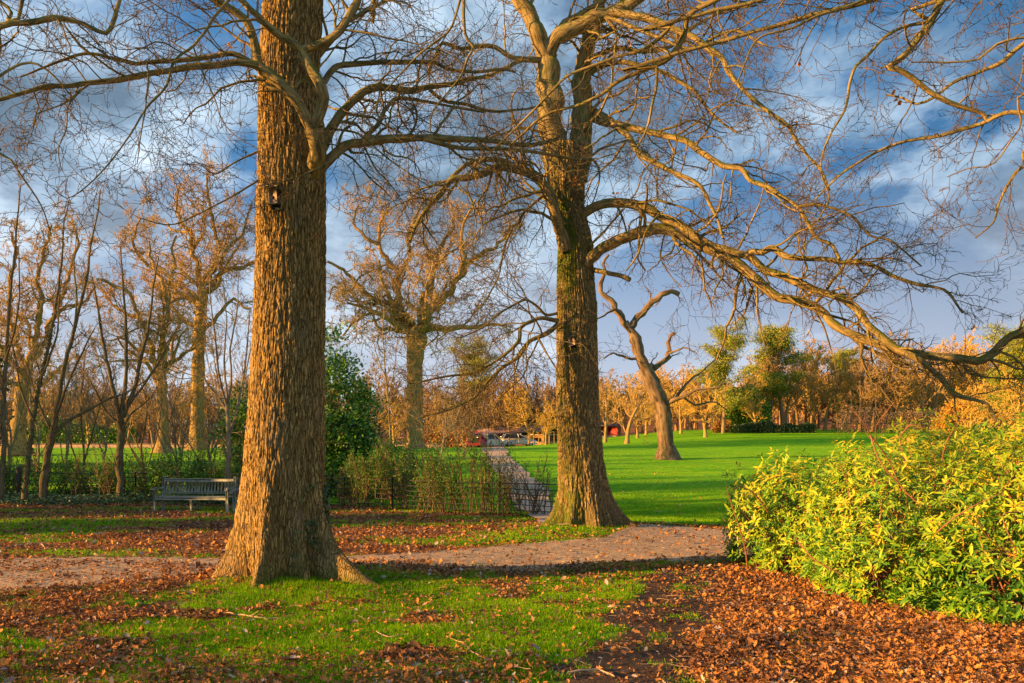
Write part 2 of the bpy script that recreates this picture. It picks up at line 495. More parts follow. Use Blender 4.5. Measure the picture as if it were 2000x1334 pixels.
GX, GY = np.meshgrid(xs, ys)
nx, ny = len(xs), len(ys)
Z = gz(GX, GY) + (fbm(GX * 3, GY * 3, 0, 3) - .5) * .04 * (GY > 4) * (GY < 22)
V = np.stack([GX, GY, Z], 2).reshape(-1, 3)
ii = (np.arange(ny - 1)[:, None] * nx + np.arange(nx - 1)[None]).ravel()
Q = np.stack([ii, ii + 1, ii + nx + 1, ii + nx], 1)

m, nt, b = new_mat('soil_grass_and_litter')
geo = nd(nt, 'ShaderNodeNewGeometry'); P0 = geo.outputs['Position']
nf = noise(nt, P0, 26, 6, .7); nm_ = noise(nt, P0, 4.5, 5, .65); nb = noise(nt, P0, .6, 3)
vor = nd(nt, 'ShaderNodeTexVoronoi'); vor.inputs['Scale'].default_value = 22; nt.links.new(P0, vor.inputs['Vector'])
soil = ramp(nt, nf, [(.3, (.045, .03, .022)), (.55, (.10, .07, .05)), (.75, (.19, .14, .10))])
vc = nd(nt, 'ShaderNodeSeparateColor'); nt.links.new(vor.outputs['Color'], vc.inputs[0])
leaf = ramp(nt, vc.outputs[0], [(0, (.04, .02, .015)), (.3, (.12, .05, .03)), (.6, (.34, .14, .05)), (.85, (.50, .22, .06)), (1, (.30, .22, .19))])
leaf = mixc(nt, mth(nt, 'MULTIPLY', nf, .55), leaf, (.06, .03, .02))
gr = ramp(nt, nf, [(.3, (.06, .15, .006)), (.5, (.16, .36, .008)), (.72, (.34, .50, .012))])
gr = mixc(nt, mth(nt, 'MULTIPLY', nm_, .25), gr, (.14, .10, .02))
ga = mth(nt, 'ADD', attr(nt, 'grass'), mth(nt, 'MULTIPLY', mth(nt, 'SUBTRACT', nm_, .5), 1.3))
la = mth(nt, 'ADD', attr(nt, 'litter'), mth(nt, 'MULTIPLY', mth(nt, 'SUBTRACT', nf, .5), 1.1))
gf = mth(nt, 'MULTIPLY', mth(nt, 'SUBTRACT', ga, .32, True), 4, True)
lf = mth(nt, 'MULTIPLY', mth(nt, 'SUBTRACT', la, .35, True), 4, True)
col = mixc(nt, lf, soil, leaf); col = mixc(nt, gf, col, gr)
nt.links.new(col, b.inputs['Base Color']); bump(nt, b, nf, .8, .05)
M['ground'] = m
ga_ = grassness(V[:, 0], V[:, 1]); ga_ = np.where(V[:, 1] < 3.5, .6, np.where(V[:, 1] > 104, 0, ga_))
g_o = mesh_obj('ground', V, [Q], m, attrs={'grass': ga_, 'litter': np.where(V[:, 1] > 104, 1.0, litterness(V[:, 0], V[:, 1]))})
tag(g_o, kind='structure')

# lawn: a sheet over the open field
m, nt, b = new_mat('lawn_turf')
geo = nd(nt, 'ShaderNodeNewGeometry'); P0 = geo.outputs['Position']
n1 = noise(nt, P0, 3.2, 12, .9); n2 = noise(nt, mapping(nt, P0, (.18, .9, 1)), 1, 6, .7); n3 = noise(nt, P0, .7, 9, .8)
c = ramp(nt, n1, [(.38, (.05, .20, .002)), (.5, (.15, .46, .003)), (.62, (.40, .62, .008))])
c = mixc(nt, mth(nt, 'MULTIPLY', mth(nt, 'SUBTRACT', n2, .45, True), 2.2, True), c, (.36, .56, .008))
c = mixc(nt, mth(nt, 'MULTIPLY', mth(nt, 'SUBTRACT', n3, .50, True), 2.6, True), c, (.22, .24, .02))
c = mixc(nt, mth(nt, 'MULTIPLY', mth(nt, 'SUBTRACT', .46, n3, True), 3.2, True), c, (.05, .22, .003))
nt.links.new(c, b.inputs['Base Color']); bump(nt, b, n1, 1.0, .08)
M['lawn'] = m
lx = np.concatenate([-np.geomspace(14, 300, 40)[::-1], np.linspace(-13.8, 13.8, 240), np.geomspace(14, 300, 40)])
ly = np.concatenate([np.linspace(17.5, 32, 150), np.geomspace(32.3, 104, 90)])
LX, LY = np.meshgrid(lx, ly)
VL = np.stack([LX, LY, gz(LX, LY) + .035], 2).reshape(-1, 3)
k = len(lx); ii = (np.arange(len(ly) - 1)[:, None] * k + np.arange(k - 1)[None]).ravel()
QL = np.stack([ii, ii + 1, ii + k + 1, ii + k], 1)
ins = lawn_d(VL[:, 0], VL[:, 1]) > 0
QL = QL[ins[QL].all(1)]
used = np.unique(QL); rm = -np.ones(len(VL), int); rm[used] = np.arange(len(used))
tag(mesh_obj('lawn', VL[used], [rm[QL]], m), kind='structure')

# main path and the field path: sheets over the ground
m, nt, b = new_mat('trodden_gravel')
geo = nd(nt, 'ShaderNodeNewGeometry'); P0 = geo.outputs['Position']
n1 = noise(nt, mapping(nt, P0, (1, 1.6, 1)), 14, 10, .9); n2 = noise(nt, P0, 1.7, 5); n3 = noise(nt, mapping(nt, P0, (1, 2.5, 1)), 60, 3, .8)
c = ramp(nt, n1, [(.36, (.13, .09, .055)), (.5, (.46, .33, .21)), (.64, (.78, .58, .39))])
c = mixc(nt, mth(nt, 'MULTIPLY', mth(nt, 'SUBTRACT', n2, .5, True), 1.6, True), c, (.20, .14, .10))
c = mixc(nt, mth(nt, 'MULTIPLY', mth(nt, 'SUBTRACT', n3, .62, True), 5, True), c, (.45, .27, .15))
nt.links.new(c, b.inputs['Base Color']); bump(nt, b, n1, .7, .03)
M['path'] = m
px = np.concatenate([np.linspace(-40, -9, 80), np.linspace(-8.95, 8, 420), np.linspace(8.2, 40, 60)])
py = np.linspace(8.8, 19, 260)
PX, PY = np.meshgrid(px, py)
VP = np.stack([PX, PY, gz(PX, PY) + .024 + (fbm(PX * 3, PY * 3, 0, 3) - .5) * .035], 2).reshape(-1, 3)
k = len(px); ii = (np.arange(len(py) - 1)[:, None] * k + np.arange(k - 1)[None]).ravel()
QP = np.stack([ii, ii + 1, ii + k + 1, ii + k], 1)
ins = path_d(VP[:, 0], VP[:, 1]) > 0
QP = QP[ins[QP].all(1)]
used = np.unique(QP); rm = -np.ones(len(VP), int); rm[used] = np.arange(len(used))
tag(mesh_obj('path', VP[used], [rm[QP]], m), kind='structure')

FP = [(942, 984, 874.5), (945, 990, 885), (950, 1000, 900), (964, 1027, 922), (982, 1040, 937), (990, 1072, 962), (1009, 1084, 995), (1030, 1105, 1012), (1085, 1180, 1030)]
Ls = np.array([gat(a, v) for a, _, v in FP]); Rs = np.array([gat(bb, v) for _, bb, v in FP])
t0 = np.linspace(0, 1, len(FP)); tt = np.linspace(0, 1, 160)
Li = np.stack([np.interp(tt, t0, Ls[:, i]) for i in range(3)], 1); Ri = np.stack([np.interp(tt, t0, Rs[:, i]) for i in range(3)], 1)
Li[:, 0] += (vn(tt * 60, 0, 0, 3) - .5) * .3; Ri[:, 0] += (vn(tt * 60, 5, 0, 4) - .5) * .3
s_ = np.linspace(0, 1, 9)
VF = Li[:, None] * (1 - s_[None, :, None]) + Ri[:, None] * s_[None, :, None]
VF[:, :, 2] = gz(VF[:, :, 0], VF[:, :, 1]) + .085 - .035 * sstep(21, 19, VF[:, :, 1])
ii = (np.arange(159)[:, None] * 9 + np.arange(8)[None]).ravel()
m2, nt, b = new_mat('field_path_grit')
geo = nd(nt, 'ShaderNodeNewGeometry'); P0 = geo.outputs['Position']
n1 = noise(nt, P0, 12, 6, .7); n2 = noise(nt, P0, 1.1, 3)
c = ramp(nt, n1, [(.3, (.26, .18, .12)), (.5, (.52, .38, .27)), (.7, (.68, .54, .42))])
nt.links.new(c, b.inputs['Base Color'])
tag(mesh_obj('field_path', VF.reshape(-1, 3), [np.stack([ii, ii + 9, ii + 10, ii + 1], 1)], m2), kind='structure')


# ------------------------------------------------------------------ trees: growing
def grow(S, D, L, R0, K, wig, trop, rng, taper=.35, curl=0.0):
    N = len(S); P = np.zeros((N, K + 1, 3)); P[:, 0] = S; d = nrm(D); dr = rng.normal(size=(N, 3)) * curl
    for k in range(K):
        d = nrm(d + rng.normal(size=(N, 3)) * wig + np.asarray(trop) + dr)
        P[:, k + 1] = P[:, k] + d * (L / K)[:, None]
    R = R0[:, None] * np.linspace(1, taper, K + 1)[None]
    return P, R


def kids(P, R, L, n, t0, t1, ang, lr, rr, rng, rmin=0.0, alt=True):
    N, K, _ = P.shape
    if N == 0: return [np.zeros((0, 3))] * 2 + [np.zeros(0)] * 2
    idx = np.repeat(np.arange(N), n)
    base = np.tile(np.linspace(t0, t1, n), N)
    t = np.clip(base + rng.uniform(-.5, .5, N * n) * (t1 - t0) / max(n, 1), .02, .995) * (K - 1)
    k = np.clip(t.astype(int), 0, K - 2); f = (t - k)[:, None]
    A, B = P[idx, k], P[idx, k + 1]
    S = A * (1 - f) + B * f
    T = nrm(B - A)
    rv = rng.normal(size=(N * n, 3)); pe = nrm(rv - (rv * T).sum(1, keepdims=True) * T)
    a = np.radians(rng.normal(ang, 13, N * n))[:, None]
    D = T * np.cos(a) + pe * np.sin(a)
    tf = t / (K - 1)
    Lc = L[idx] * lr * (1.15 - .6 * tf) * rng.uniform(.55, 1.3, N * n)
    Rp = R[idx, k] * (1 - f[:, 0]) + R[idx, k + 1] * f[:, 0]
    Rc = np.maximum(Rp * rr * rng.uniform(.7, 1.05, N * n), rmin)
    return S, D, Lc, Rc


def resample(pts, step):
    pts = np.asarray(pts, float)
    # Catmull-Rom
    Q = np.vstack([2 * pts[0] - pts[1], pts, 2 * pts[-1] - pts[-2]])
    out = []
    for i in range(1, len(Q) - 2):
        n = max(2, int(np.linalg.norm(Q[i + 1, :3] - Q[i, :3]) / step) + 1)
        t = np.linspace(0, 1, n, endpoint=False)[:, None]
        a, b_, c_, d_ = Q[i - 1], Q[i], Q[i + 1], Q[i + 2]
        out.append(.5 * ((2 * b_) + (-a + c_) * t + (2 * a - 5 * b_ + 4 * c_ - d_) * t ** 2 + (-a + 3 * b_ - 3 * c_ + d_) * t ** 3))
    out.append(Q[-2][None])
    return np.vstack(out)


def trace(pts, Y0, Y1, r0, r1, step=.12, rng=None, root=None, jit=.3, seed=1):
    """pts in picture pixels -> a limb in space that swings from depth Y0 to Y1"""
    n = len(pts)
    uv = np.array(pts, float); seg = np.concatenate([[0], np.cumsum(np.linalg.norm(np.diff(uv[:, :2], axis=0), axis=1))]); s = seg / seg[-1]
    Y = Y0 + (Y1 - Y0) * s + np.sin(s * 5 + seed) * .03 * (Y0 * .2) * np.sin(s * pi)
    rp = r0 + (r1 - r0) * s
    W3 = np.array([list(W(u, v, y)) + [r * y / F] for (u, v), y, r in zip(uv, Y, rp)])
    if root is not None:
        rt = np.atleast_2d(np.array(root, float))
        W3 = np.vstack([np.hstack([rt, np.full((len(rt), 1), W3[0, 3] * 1.4)]), W3])
    Q = resample(W3, step)
    P = Q[:, :3]; R = np.maximum(Q[:, 3], .003)
    L = np.cumsum(np.linalg.norm(np.diff(P, axis=0), axis=1))[-1]
    j = np.stack([fbm(np.arange(len(P)) * step * 2.2, seed * 3.1, k * 9.7, 60 + k, 3) - .5 for k in range(3)], 1) * (R[:, None] * 1.6 + .04) * jit * 2
    j *= np.minimum(np.arange(len(P)) / 4.0, 1)[:, None]
    R = R * (1 + (fbm(np.arange(len(P)) * step * 3.0, seed, 0, 90) - .5) * .35)
    return P + j, R, L


def twiggery(mb, limbs, rng, dens, levels, wig, trop, rmin, sides=3, first_len=None, t0=.15):
    """fills a crown from a list of (P,R,L) limbs. levels: list of (n, angle, lenratio, radratio, K)"""
    S, D, L, R = [], [], [], []
    for P, Rr, Ln in limbs:
        n = max(2, int(Ln * dens))
        n_, ang, lr, rr, K = levels[0]
        base = first_len if first_len else Ln * lr
        s, d, l, r = kids(P[None], Rr[None], np.array([base / max(lr, 1e-3)]), n, t0, 1, ang, lr, rr, rng, rmin)
        S.append(s); D.append(d); L.append(l); R.append(np.maximum(np.minimum(r, base * .02 + rmin), rmin))
    S, D, L, R = map(np.concatenate, (S, D, L, R))
    K = levels[0][4]
    P_, R_ = grow(S, D, L, R, K, wig, trop, rng)
    mb.tubes(P_, np.maximum(R_, rmin * .6), sides + 1)
    tips = [P_[:, -1]]
    for (n, ang, lr, rr, K) in levels[1:]:
        s, d, l, r = kids(P_, R_, L, n, .2, 1, ang, lr, rr, rng, rmin)
        P_, R_ = grow(s, d, l, r, K, wig, trop, rng); L = l
        mb.tubes(P_, np.maximum(R_, rmin * .6), sides)
        tips.append(P_[:, -1])
    return P_[:, -1]


def flared_trunk(zs, cx, rads, base_y, lobes, around, seed, depth, cyf=None, lam=.06):
    """rings with root lobes and modelled bark ridges. lobes: (angle, size, width, height)"""
    th = np.arange(around) * 2 * pi / around
    Zg, TH = np.meshgrid(zs, th, indexing='ij')
    R = np.repeat(rads[:, None], around, 1)
    for a, sz, w, h in lobes:
        dth = (TH - a + pi) % (2 * pi) - pi
        R = R + sz * np.exp(-(dth / w) ** 2) * np.exp(-np.clip(Zg - zs[0] - .25, 0, 9) / h)
    R = R * (1 + .05 * (fbm(np.cos(TH) * 1.2, np.sin(TH) * 1.2, Zg * .5, seed + 3) - .5) * 2)
    rr = rads.mean()
    X_, Y_ = np.cos(TH) * rr, np.sin(TH) * rr
    wx = (fbm(X_ * 6, Y_ * 6, Zg * 2.2, seed + 11) - .5) * .06
    q = 1 / lam
    n = vn((X_ + wx) * q, (Y_ + wx) * q, Zg * q * .085, seed)
    n2 = vn((X_ - wx) * q * .55, (Y_ + wx) * q * .55, Zg * q * .11, seed + 5)
    n3 = vn((X_ + wx) * q * 2.1, (Y_ - wx) * q * 2.1, Zg * q * .30, seed + 15)
    a1 = np.clip(np.abs(2 * n - 1) * 3.0, 0, 1); a2 = np.clip(np.abs(2 * n2 - 1) * 4.0, 0, 1); a3 = np.clip(np.abs(2 * n3 - 1) * 3.5, 0, 1)
    n4 = vn(X_ * q * .8, Y_ * q * .8, Zg * q * 1.1, seed + 25)
    rdg = a1 * (.35 + .65 * a2) * (.55 + .45 * a3) * (.72 + .28 * np.clip(n4 * 2.2 - .2, 0, 1))
    rdg = rdg * (.85 + .15 * vn(X_ * 60, Y_ * 60, Zg * 30, seed + 8))
    R = R + (rdg - .6) * depth
    V = np.stack([cx[:, None] + R * np.cos(TH), base_y + (0 if cyf is None else cyf[:, None]) + R * np.sin(TH), Zg], 2).reshape(-1, 3)
    n_ = len(zs); i = np.arange(n_ - 1)[:, None] * around; j = np.arange(around)[None]; j2 = (j + 1) % around
    Q = np.stack([i + j, i + j2, i + around + j2, i + around + j], 2).reshape(-1, 4)
    return V, Q, rdg.ravel(), Zg.ravel(), TH.ravel(), R.ravel()


rng = np.random.default_rng(7)

# ---- near oak ------------------------------------------------------------------
Y1 = 10.7
vz = lambda v, Y: H - (v - VH) / F * Y
pv = np.array([-420, -150, 0, 150, 300, 500, 650, 800, 900, 960, 1000, 1050, 1095, 1140, 1175])
pl = np.array([532, 524, 516, 508, 507, 502, 497, 489, 482, 477, 474, 472, 472, 472, 472])
pr = np.array([618, 622, 628, 622, 634, 634, 632, 632, 632, 633, 634, 636, 638, 638, 638])
zk = vz(pv, Y1)[::-1]; ck = ((pl + pr) / 2 - 1000)[::-1] / F * Y1; rk = ((pr - pl) / 2)[::-1] / F * Y1
zs = np.concatenate([np.arange(zk[0], 8, .021), np.linspace(8.05, zk[-1], 40)])
lobes = [(radians(-96), .50, .17, .50), (radians(-170), .48, .22, .50), (radians(-25), 1.15, .15, .44), (radians(-52), .30, .10, .55), (radians(-72), -.12, .14, .6), (radians(-132), -.14, .22, .55), (radians(160), .3, .25, .4), (radians(80), .4, .35, .4), (radians(25), .50, .22, .35), (radians(-150), .22, .10, .35)]
Vt, Qt, rd, zz, th, Rr = flared_trunk(zs, np.interp(zs, zk, ck), np.interp(zs, zk, rk), Y1, lobes, 620, 3, .030, lam=.025)
oak = empty('oak_tree', (-2.9, Y1, 0), 'largest oak with deeply furrowed bark, in the grass before the path', 'tree')
mossA = .42 * np.exp(-zz / .45) + .25 * (np.cos(th - radians(-25)) > .3) * np.exp(-zz / 1.2)
mesh_obj('trunk', Vt, [Qt], M['trunk1'], oak, attrs={'rdg': rd, 'moss': mossA})
limbs1 = []
TR1 = [
    ([(606, 400), (614, 350), (620, 300), (610, 250)], 10.75, 10.1, 10, 20),
    ([(612, 250), (628, 212), (630, 175), (609, 133), (591, 98)], 10.12, 10.0, 15, 12),
    ([(591, 98), (560, 77), (518, 45), (490, 21), (465, -7), (430, -60)], 10.0, 9.7, 11, 6),
    ([(591, 98), (630, 84), (665, 60), (686, 21), (700, -10), (720, -80)], 10.0, 9.8, 11, 7),
    ([(609, 252), (574, 196), (532, 150), (507, 130), (500, 87), (483, 45), (441, 10), (395, -15), (340, -60)], 10.1, 9.4, 16, 7),
    ([(505, 128), (465, 122), (425, 128), (385, 131), (325, 140), (245, 154), (175, 163), (140, 168), (87, 171), (35, 185), (-30, 202), (-120, 225)], 9.7, 8.6, 9.5, 4),
    ([(500, 128), (455, 106), (413, 112), (350, 119), (297, 122), (262, 124), (224, 114), (168, 105), (105, 126), (40, 150)], 9.7, 9.0, 8, 2),
    ([(590, 372), (622, 335), (650, 304), (678, 283), (720, 276), (772, 271), (825, 268), (860, 269), (930, 273), (1000, 280), (1045, 283), (1090, 272)], 10.6, 12.2, 15, 4.5),
    ([(825, 270), (860, 281), (895, 289), (965, 290), (1035, 296), (1070, 301), (1140, 311), (1175, 290), (1227, 273)], 11.2, 12.4, 6, 2.5),
    ([(596, 330), (630, 288), (650, 245), (671, 217), (702, 185), (737, 171), (772, 171), (807, 175), (877, 164), (912, 154), (958, 147), (982, 133), (1017, 119)], 10.9, 12.6, 14, 3.5),
    ([(839, 175), (867, 196), (912, 203), (965, 217), (1017, 213), (1060, 205)], 11.9, 12.6, 5, 2.5),
    ([(706, 276), (741, 241), (751, 213), (776, 192), (825, 196), (877, 206), (947, 219)], 11.0, 12.0, 6.5, 2.5),
    ([(596, 200), (628, 165), (650, 140), (671, 126), (720, 122), (765, 122), (807, 122), (853, 124), (874, 136), (930, 140), (982, 135), (1007, 140)], 10.8, 12.2, 9, 3),
    ([(590, 150), (618, 112), (650, 73), (671, 45), (692, 21), (710, -20)], 10.9, 11.0, 10, 6),
    ([(682, 40), (727, 14), (755, 0), (800, -25)], 10.9, 11.4, 6, 4),
    ([(902, -10), (888, 35), (874, 63), (825, 101), (804, 122), (755, 175), (713, 238)], 9.0, 9.3, 3.5, 1.4),
    ([(905, -25), (909, 63), (926, 91), (916, 112), (895, 157), (846, 217), (841, 259)], 9.4, 9.3, 5, 1.6),
    ([(450, -6), (413, 42), (378, 87), (343, 119), (325, 164), (287, 210), (248, 273), (210, 322), (168, 367), (131, 388), (105, 367)], 9.3, 7.6, 4, 1.3),
    ([(378, 92), (395, 140), (420, 196), (434, 238), (465, 269), (500, 287)], 8.9, 8.6, 2.2, 1.1),
    ([(507, 362), (560, 353), (612, 332), (658, 308), (686, 276)][::-1], 10.6, 9.7, 2.6, 1.3),
    ([(504, 296), (455, 318), (420, 340), (395, 325)], 10.5, 10.0, 3, 1.3),
    ([(504, 353), (455, 381), (385, 420), (330, 440), (270, 425)], 10.5, 9.6, 3, 1.2),
    ([(287, 124), (290, 160), (285, 215), (278, 250), (268, 320)], 9.2, 9.0, 2.6, 1.1),
    ([(172, 165), (150, 185), (132, 210), (130, 250), (115, 290), (120, 330)], 8.9, 8.7, 2.6, 1.1),
    ([(160, 172), (130, 200), (70, 222)], 8.9, 8.5, 2.8, 1.4),
    ([(708, 280), (735, 330), (755, 352), (780, 385)], 10.9, 10.8, 3.0, 1.4),
    ([(640, 250), (700, 262), (745, 300), (800, 340), (840, 365)], 10.9, 10.6, 3.0, 1.2),
]
for i, (pts, ya, yb, ra, rb) in enumerate(TR1):
    f_ = 1 if i == 0 else .76
    P, R, L = trace(pts, ya, yb, ra * f_, rb * f_, .09, seed=i + 1)
    limbs1.append((P, R, L))
    MB().tubes(P, R, 12 if ra > 8 else 7).build('branch', M['limb'], oak)
# limbs above the frame
up = []
for i in range(12):
    z = rng.uniform(7.6, 10.2); a = rng.uniform(0, 2 * pi)
    c_ = np.array([np.interp(z, zk, ck), Y1, z])
    d = np.array([math.cos(a), math.sin(a), .6])
    Pq, Rq = grow(c_[None], d[None], np.array([rng.uniform(2.5, 4.5)]), np.array([.10]), 14, .16, (0, 0, .02), rng, .25)
    up.append((Pq[0], Rq[0], 4.0))
mbu = MB()
for P, R, L in up: mbu.tubes(P, R, 8)
mbu.build('upper_limbs', M['limb'], oak)
cr = MB()
LV = [(0, 52, .33, .42, 10), (6, 48, .55, .6, 8), (5, 46, .5, .7, 6)]
twiggery(cr, limbs1[2:], rng, 5.0, LV, .24, (0, 0, -.012), .0036, first_len=1.25)
twiggery(cr, up, rng, 2.2, LV[:2], .20, (0, 0, .0), .006, first_len=1.2)
cr.build('crown', M['limb'], oak)

# ---- second oak ------------------------------------------------------------------
Y2 = 17.6
pv = np.array([285, 300, 350, 400, 440, 480, 520, 560, 600, 650, 790, 900, 960, 1000, 1030, 1060])
pl = np.array([1072, 1068, 1070, 1084, 1086, 1089, 1088, 1087, 1087, 1086, 1087, 1091, 1093, 1092, 1091, 1090])
pr = np.array([1142, 1146, 1142, 1141, 1149, 1158, 1158, 1161, 1166, 1165, 1169, 1178, 1184, 1188, 1190, 1192])
zk2 = vz(pv, Y2)[::-1]; ck2 = ((pl + pr) / 2 - 1000)[::-1] / F * Y2; rk2 = ((pr - pl) / 2)[::-1] / F * Y2
zs = np.arange(zk2[0] - .1, zk2[-1], .028)
lobes = [(radians(-70), .36, .20, .42), (radians(-165), .80, .20, .42), (radians(-20), 1.25, .17, .42), (radians(-45), .42, .13, .5), (radians(-120), .34, .14, .45), (radians(-95), -.12, .15, .6), (radians(90), .5, .5, .4), (radians(20), .4, .3, .4)]
Vt, Qt, rd, zz, th, Rr = flared_trunk(zs, np.interp(zs, zk2, ck2), np.interp(zs, zk2, rk2), Y2, lobes, 460, 13, .042, lam=.030)
oak2 = empty('oak_tree', (1.6, Y2, 0), 'mossy oak with twin upper stems and a long drooping limb beyond the path', 'tree')
mesh_obj('trunk', Vt, [Qt], M['trunk2'], oak2, attrs={'rdg': rd, 'moss': .12 + .3 * np.exp(-zz / .6) + .30 * np.exp(-((zz - 6.2) / 1.0) ** 2) + .25 * (np.cos(th - radians(-170)) > .2)})
TR2 = [
    ([(1092, 345), (1084, 300), (1080, 262), (1078, 210), (1073, 150), (1062, 115), (1066, 98)], 17.6, 17.5, 27, 20),
    ([(1066, 108), (1049, 63), (1031, 21), (1012, -10), (990, -70)], 17.5, 17.2, 18, 11),
    ([(1068, 105), (1087, 80), (1115, 56), (1157, 38), (1192, 24), (1227, 7), (1255, -10), (1320, -50)], 17.5, 16.6, 21, 14),
    ([(1090, 78), (1105, 45), (1150, 17), (1178, 0), (1220, -40)], 17.5, 17.9, 9, 6),
    ([(1124, 350), (1132, 300), (1133, 245), (1136, 196), (1135, 147), (1140, 115), (1154, 77), (1161, 49), (1168, 17), (1172, -40)], 17.7, 18.1, 24, 11),
    ([(1106, 490), (1096, 455), (1084, 420), (1070, 371), (1042, 343), (1000, 329), (965, 329), (923, 345), (888, 350), (860, 378), (839, 402), (814, 437), (800, 470)], 17.3, 15.6, 17, 4),
    ([(1012, 334), (982, 313), (947, 311), (912, 322), (888, 341), (862, 372), (838, 400), (822, 430)], 16.9, 15.8, 8, 3),
    ([(1140, 520), (1167, 492), (1212, 468), (1265, 450), (1300, 448), (1352, 471), (1405, 496), (1447, 520), (1482, 555), (1517, 580), (1566, 590), (1601, 604), (1622, 629), (1650, 650), (1702, 667), (1755, 685), (1807, 692), (1860, 699), (1909, 706), (1940, 692), (1965, 664), (2000, 646), (2060, 600), (2130, 560)], 17.4, 13.4, 14, 10),
    ([(1130, 425), (1160, 405), (1192, 399), (1245, 402), (1297, 424), (1345, 450), (1390, 480), (1426, 490), (1464, 501), (1492, 524), (1527, 541), (1573, 559), (1615, 573), (1650, 587), (1674, 604), (1692, 632), (1713, 650), (1741, 674), (1765, 686)], 17.5, 14.5, 12.5, 9),
    ([(1455, 500), (1470, 490), (1489, 492), (1506, 485), (1524, 496), (1552, 505), (1615, 506), (1650, 513), (1678, 513), (1713, 524), (1748, 541), (1790, 555), (1830, 562), (1853, 573), (1880, 610)], 16.0, 14.2, 9, 3),
    ([(1760, 688), (1783, 697), (1811, 716), (1835, 737), (1853, 762), (1874, 772), (1923, 786), (1940, 807), (1951, 835)], 14.5, 13.4, 9, 3),
    ([(1140, 205), (1150, 212), (1175, 227), (1203, 248), (1227, 266), (1252, 301), (1297, 325), (1328, 343), (1363, 360), (1378, 380), (1384, 395), (1401, 427), (1412, 467)], 17.9, 15.6, 10, 3),
    ([(1140, 226), (1200, 243), (1260, 256), (1300, 266), (1342, 276), (1380, 304), (1412, 325), (1447, 331), (1468, 353), (1503, 366), (1527, 385), (1559, 406), (1576, 434), (1597, 464), (1625, 478), (1640, 505)], 17.9, 14.6, 10, 4),
    ([(1192, 24), (1240, 30), (1290, 45), (1335, 63), (1370, 84), (1408, 112), (1419, 136), (1440, 164), (1475, 196), (1510, 224), (1538, 245), (1559, 280), (1580, 308), (1601, 329), (1620, 370)], 17.0, 14.0, 10, 3),
    ([(1175, 32), (1210, 42), (1245, 56), (1280, 70), (1350, 94), (1400, 70), (1440, 60), (1500, 90)], 17.1, 15.5, 6, 2.5),
    ([(1090, 627), (1058, 622), (1034, 629), (1016, 639), (1013, 664), (992, 688), (950, 716), (915, 730), (862, 737), (800, 750)], 17.2, 15.8, 6, 1.8),
    ([(1089, 634), (1069, 650), (1034, 667), (1013, 695), (978, 720), (950, 748), (925, 776), (880, 800), (820, 815)], 17.2, 15.9, 6.5, 1.8),
    ([(1088, 612), (1065, 615), (1048, 597), (1027, 585), (1002, 597), (971, 615), (943, 639), (900, 660)], 17.2, 15.6, 4, 1.6),
    ([(1051, 660), (1069, 692), (1086, 720), (1100, 760)], 16.7, 16.2, 3, 1.3),
    ([(1158, 527), (1195, 534), (1212, 538), (1230, 547)], 17.4, 17.0, 7.5, 6),
    ([(1072, 372), (1045, 395), (1025, 412), (1010, 437), (1002, 443), (985, 485), (974, 538), (957, 573), (940, 600)], 17.3, 15.6, 4, 1.5),
    ([(1062, 118), (1035, 115), (1000, 112), (965, 91), (930, 91), (895, 94), (867, 84), (853, 101), (840, 140)], 17.5, 16.3, 8, 3),
    ([(1072, 262), (1050, 256), (1020, 250), (980, 262), (930, 275)], 17.4, 16.8, 4, 2),
    ([(1145, 300), (1170, 330), (1165, 375), (1155, 400)], 17.5, 17.2, 3, 1.4),
    ([(1152, 480), (1190, 440), (1240, 380), (1260, 330), (1300, 300)], 17.3, 16.5, 3, 1.5),
    ([(1135, 150), (1180, 128), (1230, 122), (1290, 140), (1350, 175), (1400, 230), (1440, 260)], 18.0, 16.5, 8, 2.5),
    ([(1138, 120), (1200, 95), (1260, 100), (1310, 90), (1360, 50), (1420, 20), (1480, 10)], 18.1, 17.5, 7, 2.5),
    ([(1560, 404), (1600, 400), (1660, 420), (1700, 460), (1740, 470), (1800, 520)], 14.9, 13.8, 4.5, 2),
    ([(1300, 450), (1290, 500), (1310, 540), (1330, 560)], 16.9, 16.5, 2.5, 1.2),
]
limbs2 = []
for i, (pts, ya, yb, ra, rb) in enumerate(TR2):
    f_ = 1 if i in (0, 1, 4) else .76
    P, R, L = trace(pts, ya, yb, ra * f_, rb * f_, .13, seed=i + 40)
    limbs2.append((P, R, L))
    MB().tubes(P, R, 12 if ra > 8 else 7, cap=(i == 19)).build('branch', M['limb'], oak2)
up = []
for i in range(10):
    a = rng.uniform(0, 2 * pi); src = limbs2[(1, 2, 3, 4)[i % 4]]
    c_ = src[0][-1] - (0, 0, .05); d = np.array([math.cos(a) * .8, math.sin(a) * .8, 1.0])
    Pq, Rq = grow(c_[None], d[None], np.array([rng.uniform(3, 5)]), np.array([src[1][-1] * .8]), 14, .16, (0, 0, .02), rng, .25)
    up.append((Pq[0], Rq[0], 4.5))
mbu = MB()
for P, R, L in up: mbu.tubes(P, R, 8)
mbu.build('upper_limbs', M['limb'], oak2)
cr = MB()
LV = [(0, 55, .33, .42, 10), (7, 50, .55, .6, 8), (6, 46, .5, .7, 5)]
l2 = [l for i, l in enumerate(limbs2) if i not in (0, 19)]
twiggery(cr, l2, rng, 3.0, LV, .24, (0, 0, -.015), .005, first_len=1.9)
twiggery(cr, [limbs2[15], limbs2[16], limbs2[17], limbs2[5], limbs2[20]], rng, 4.0, [(0, 40, .33, .42, 10), (6, 42, .55, .6, 8), (4, 42, .5, .7, 5)], .2, (0, 0, -.03), .0048, first_len=1.7)
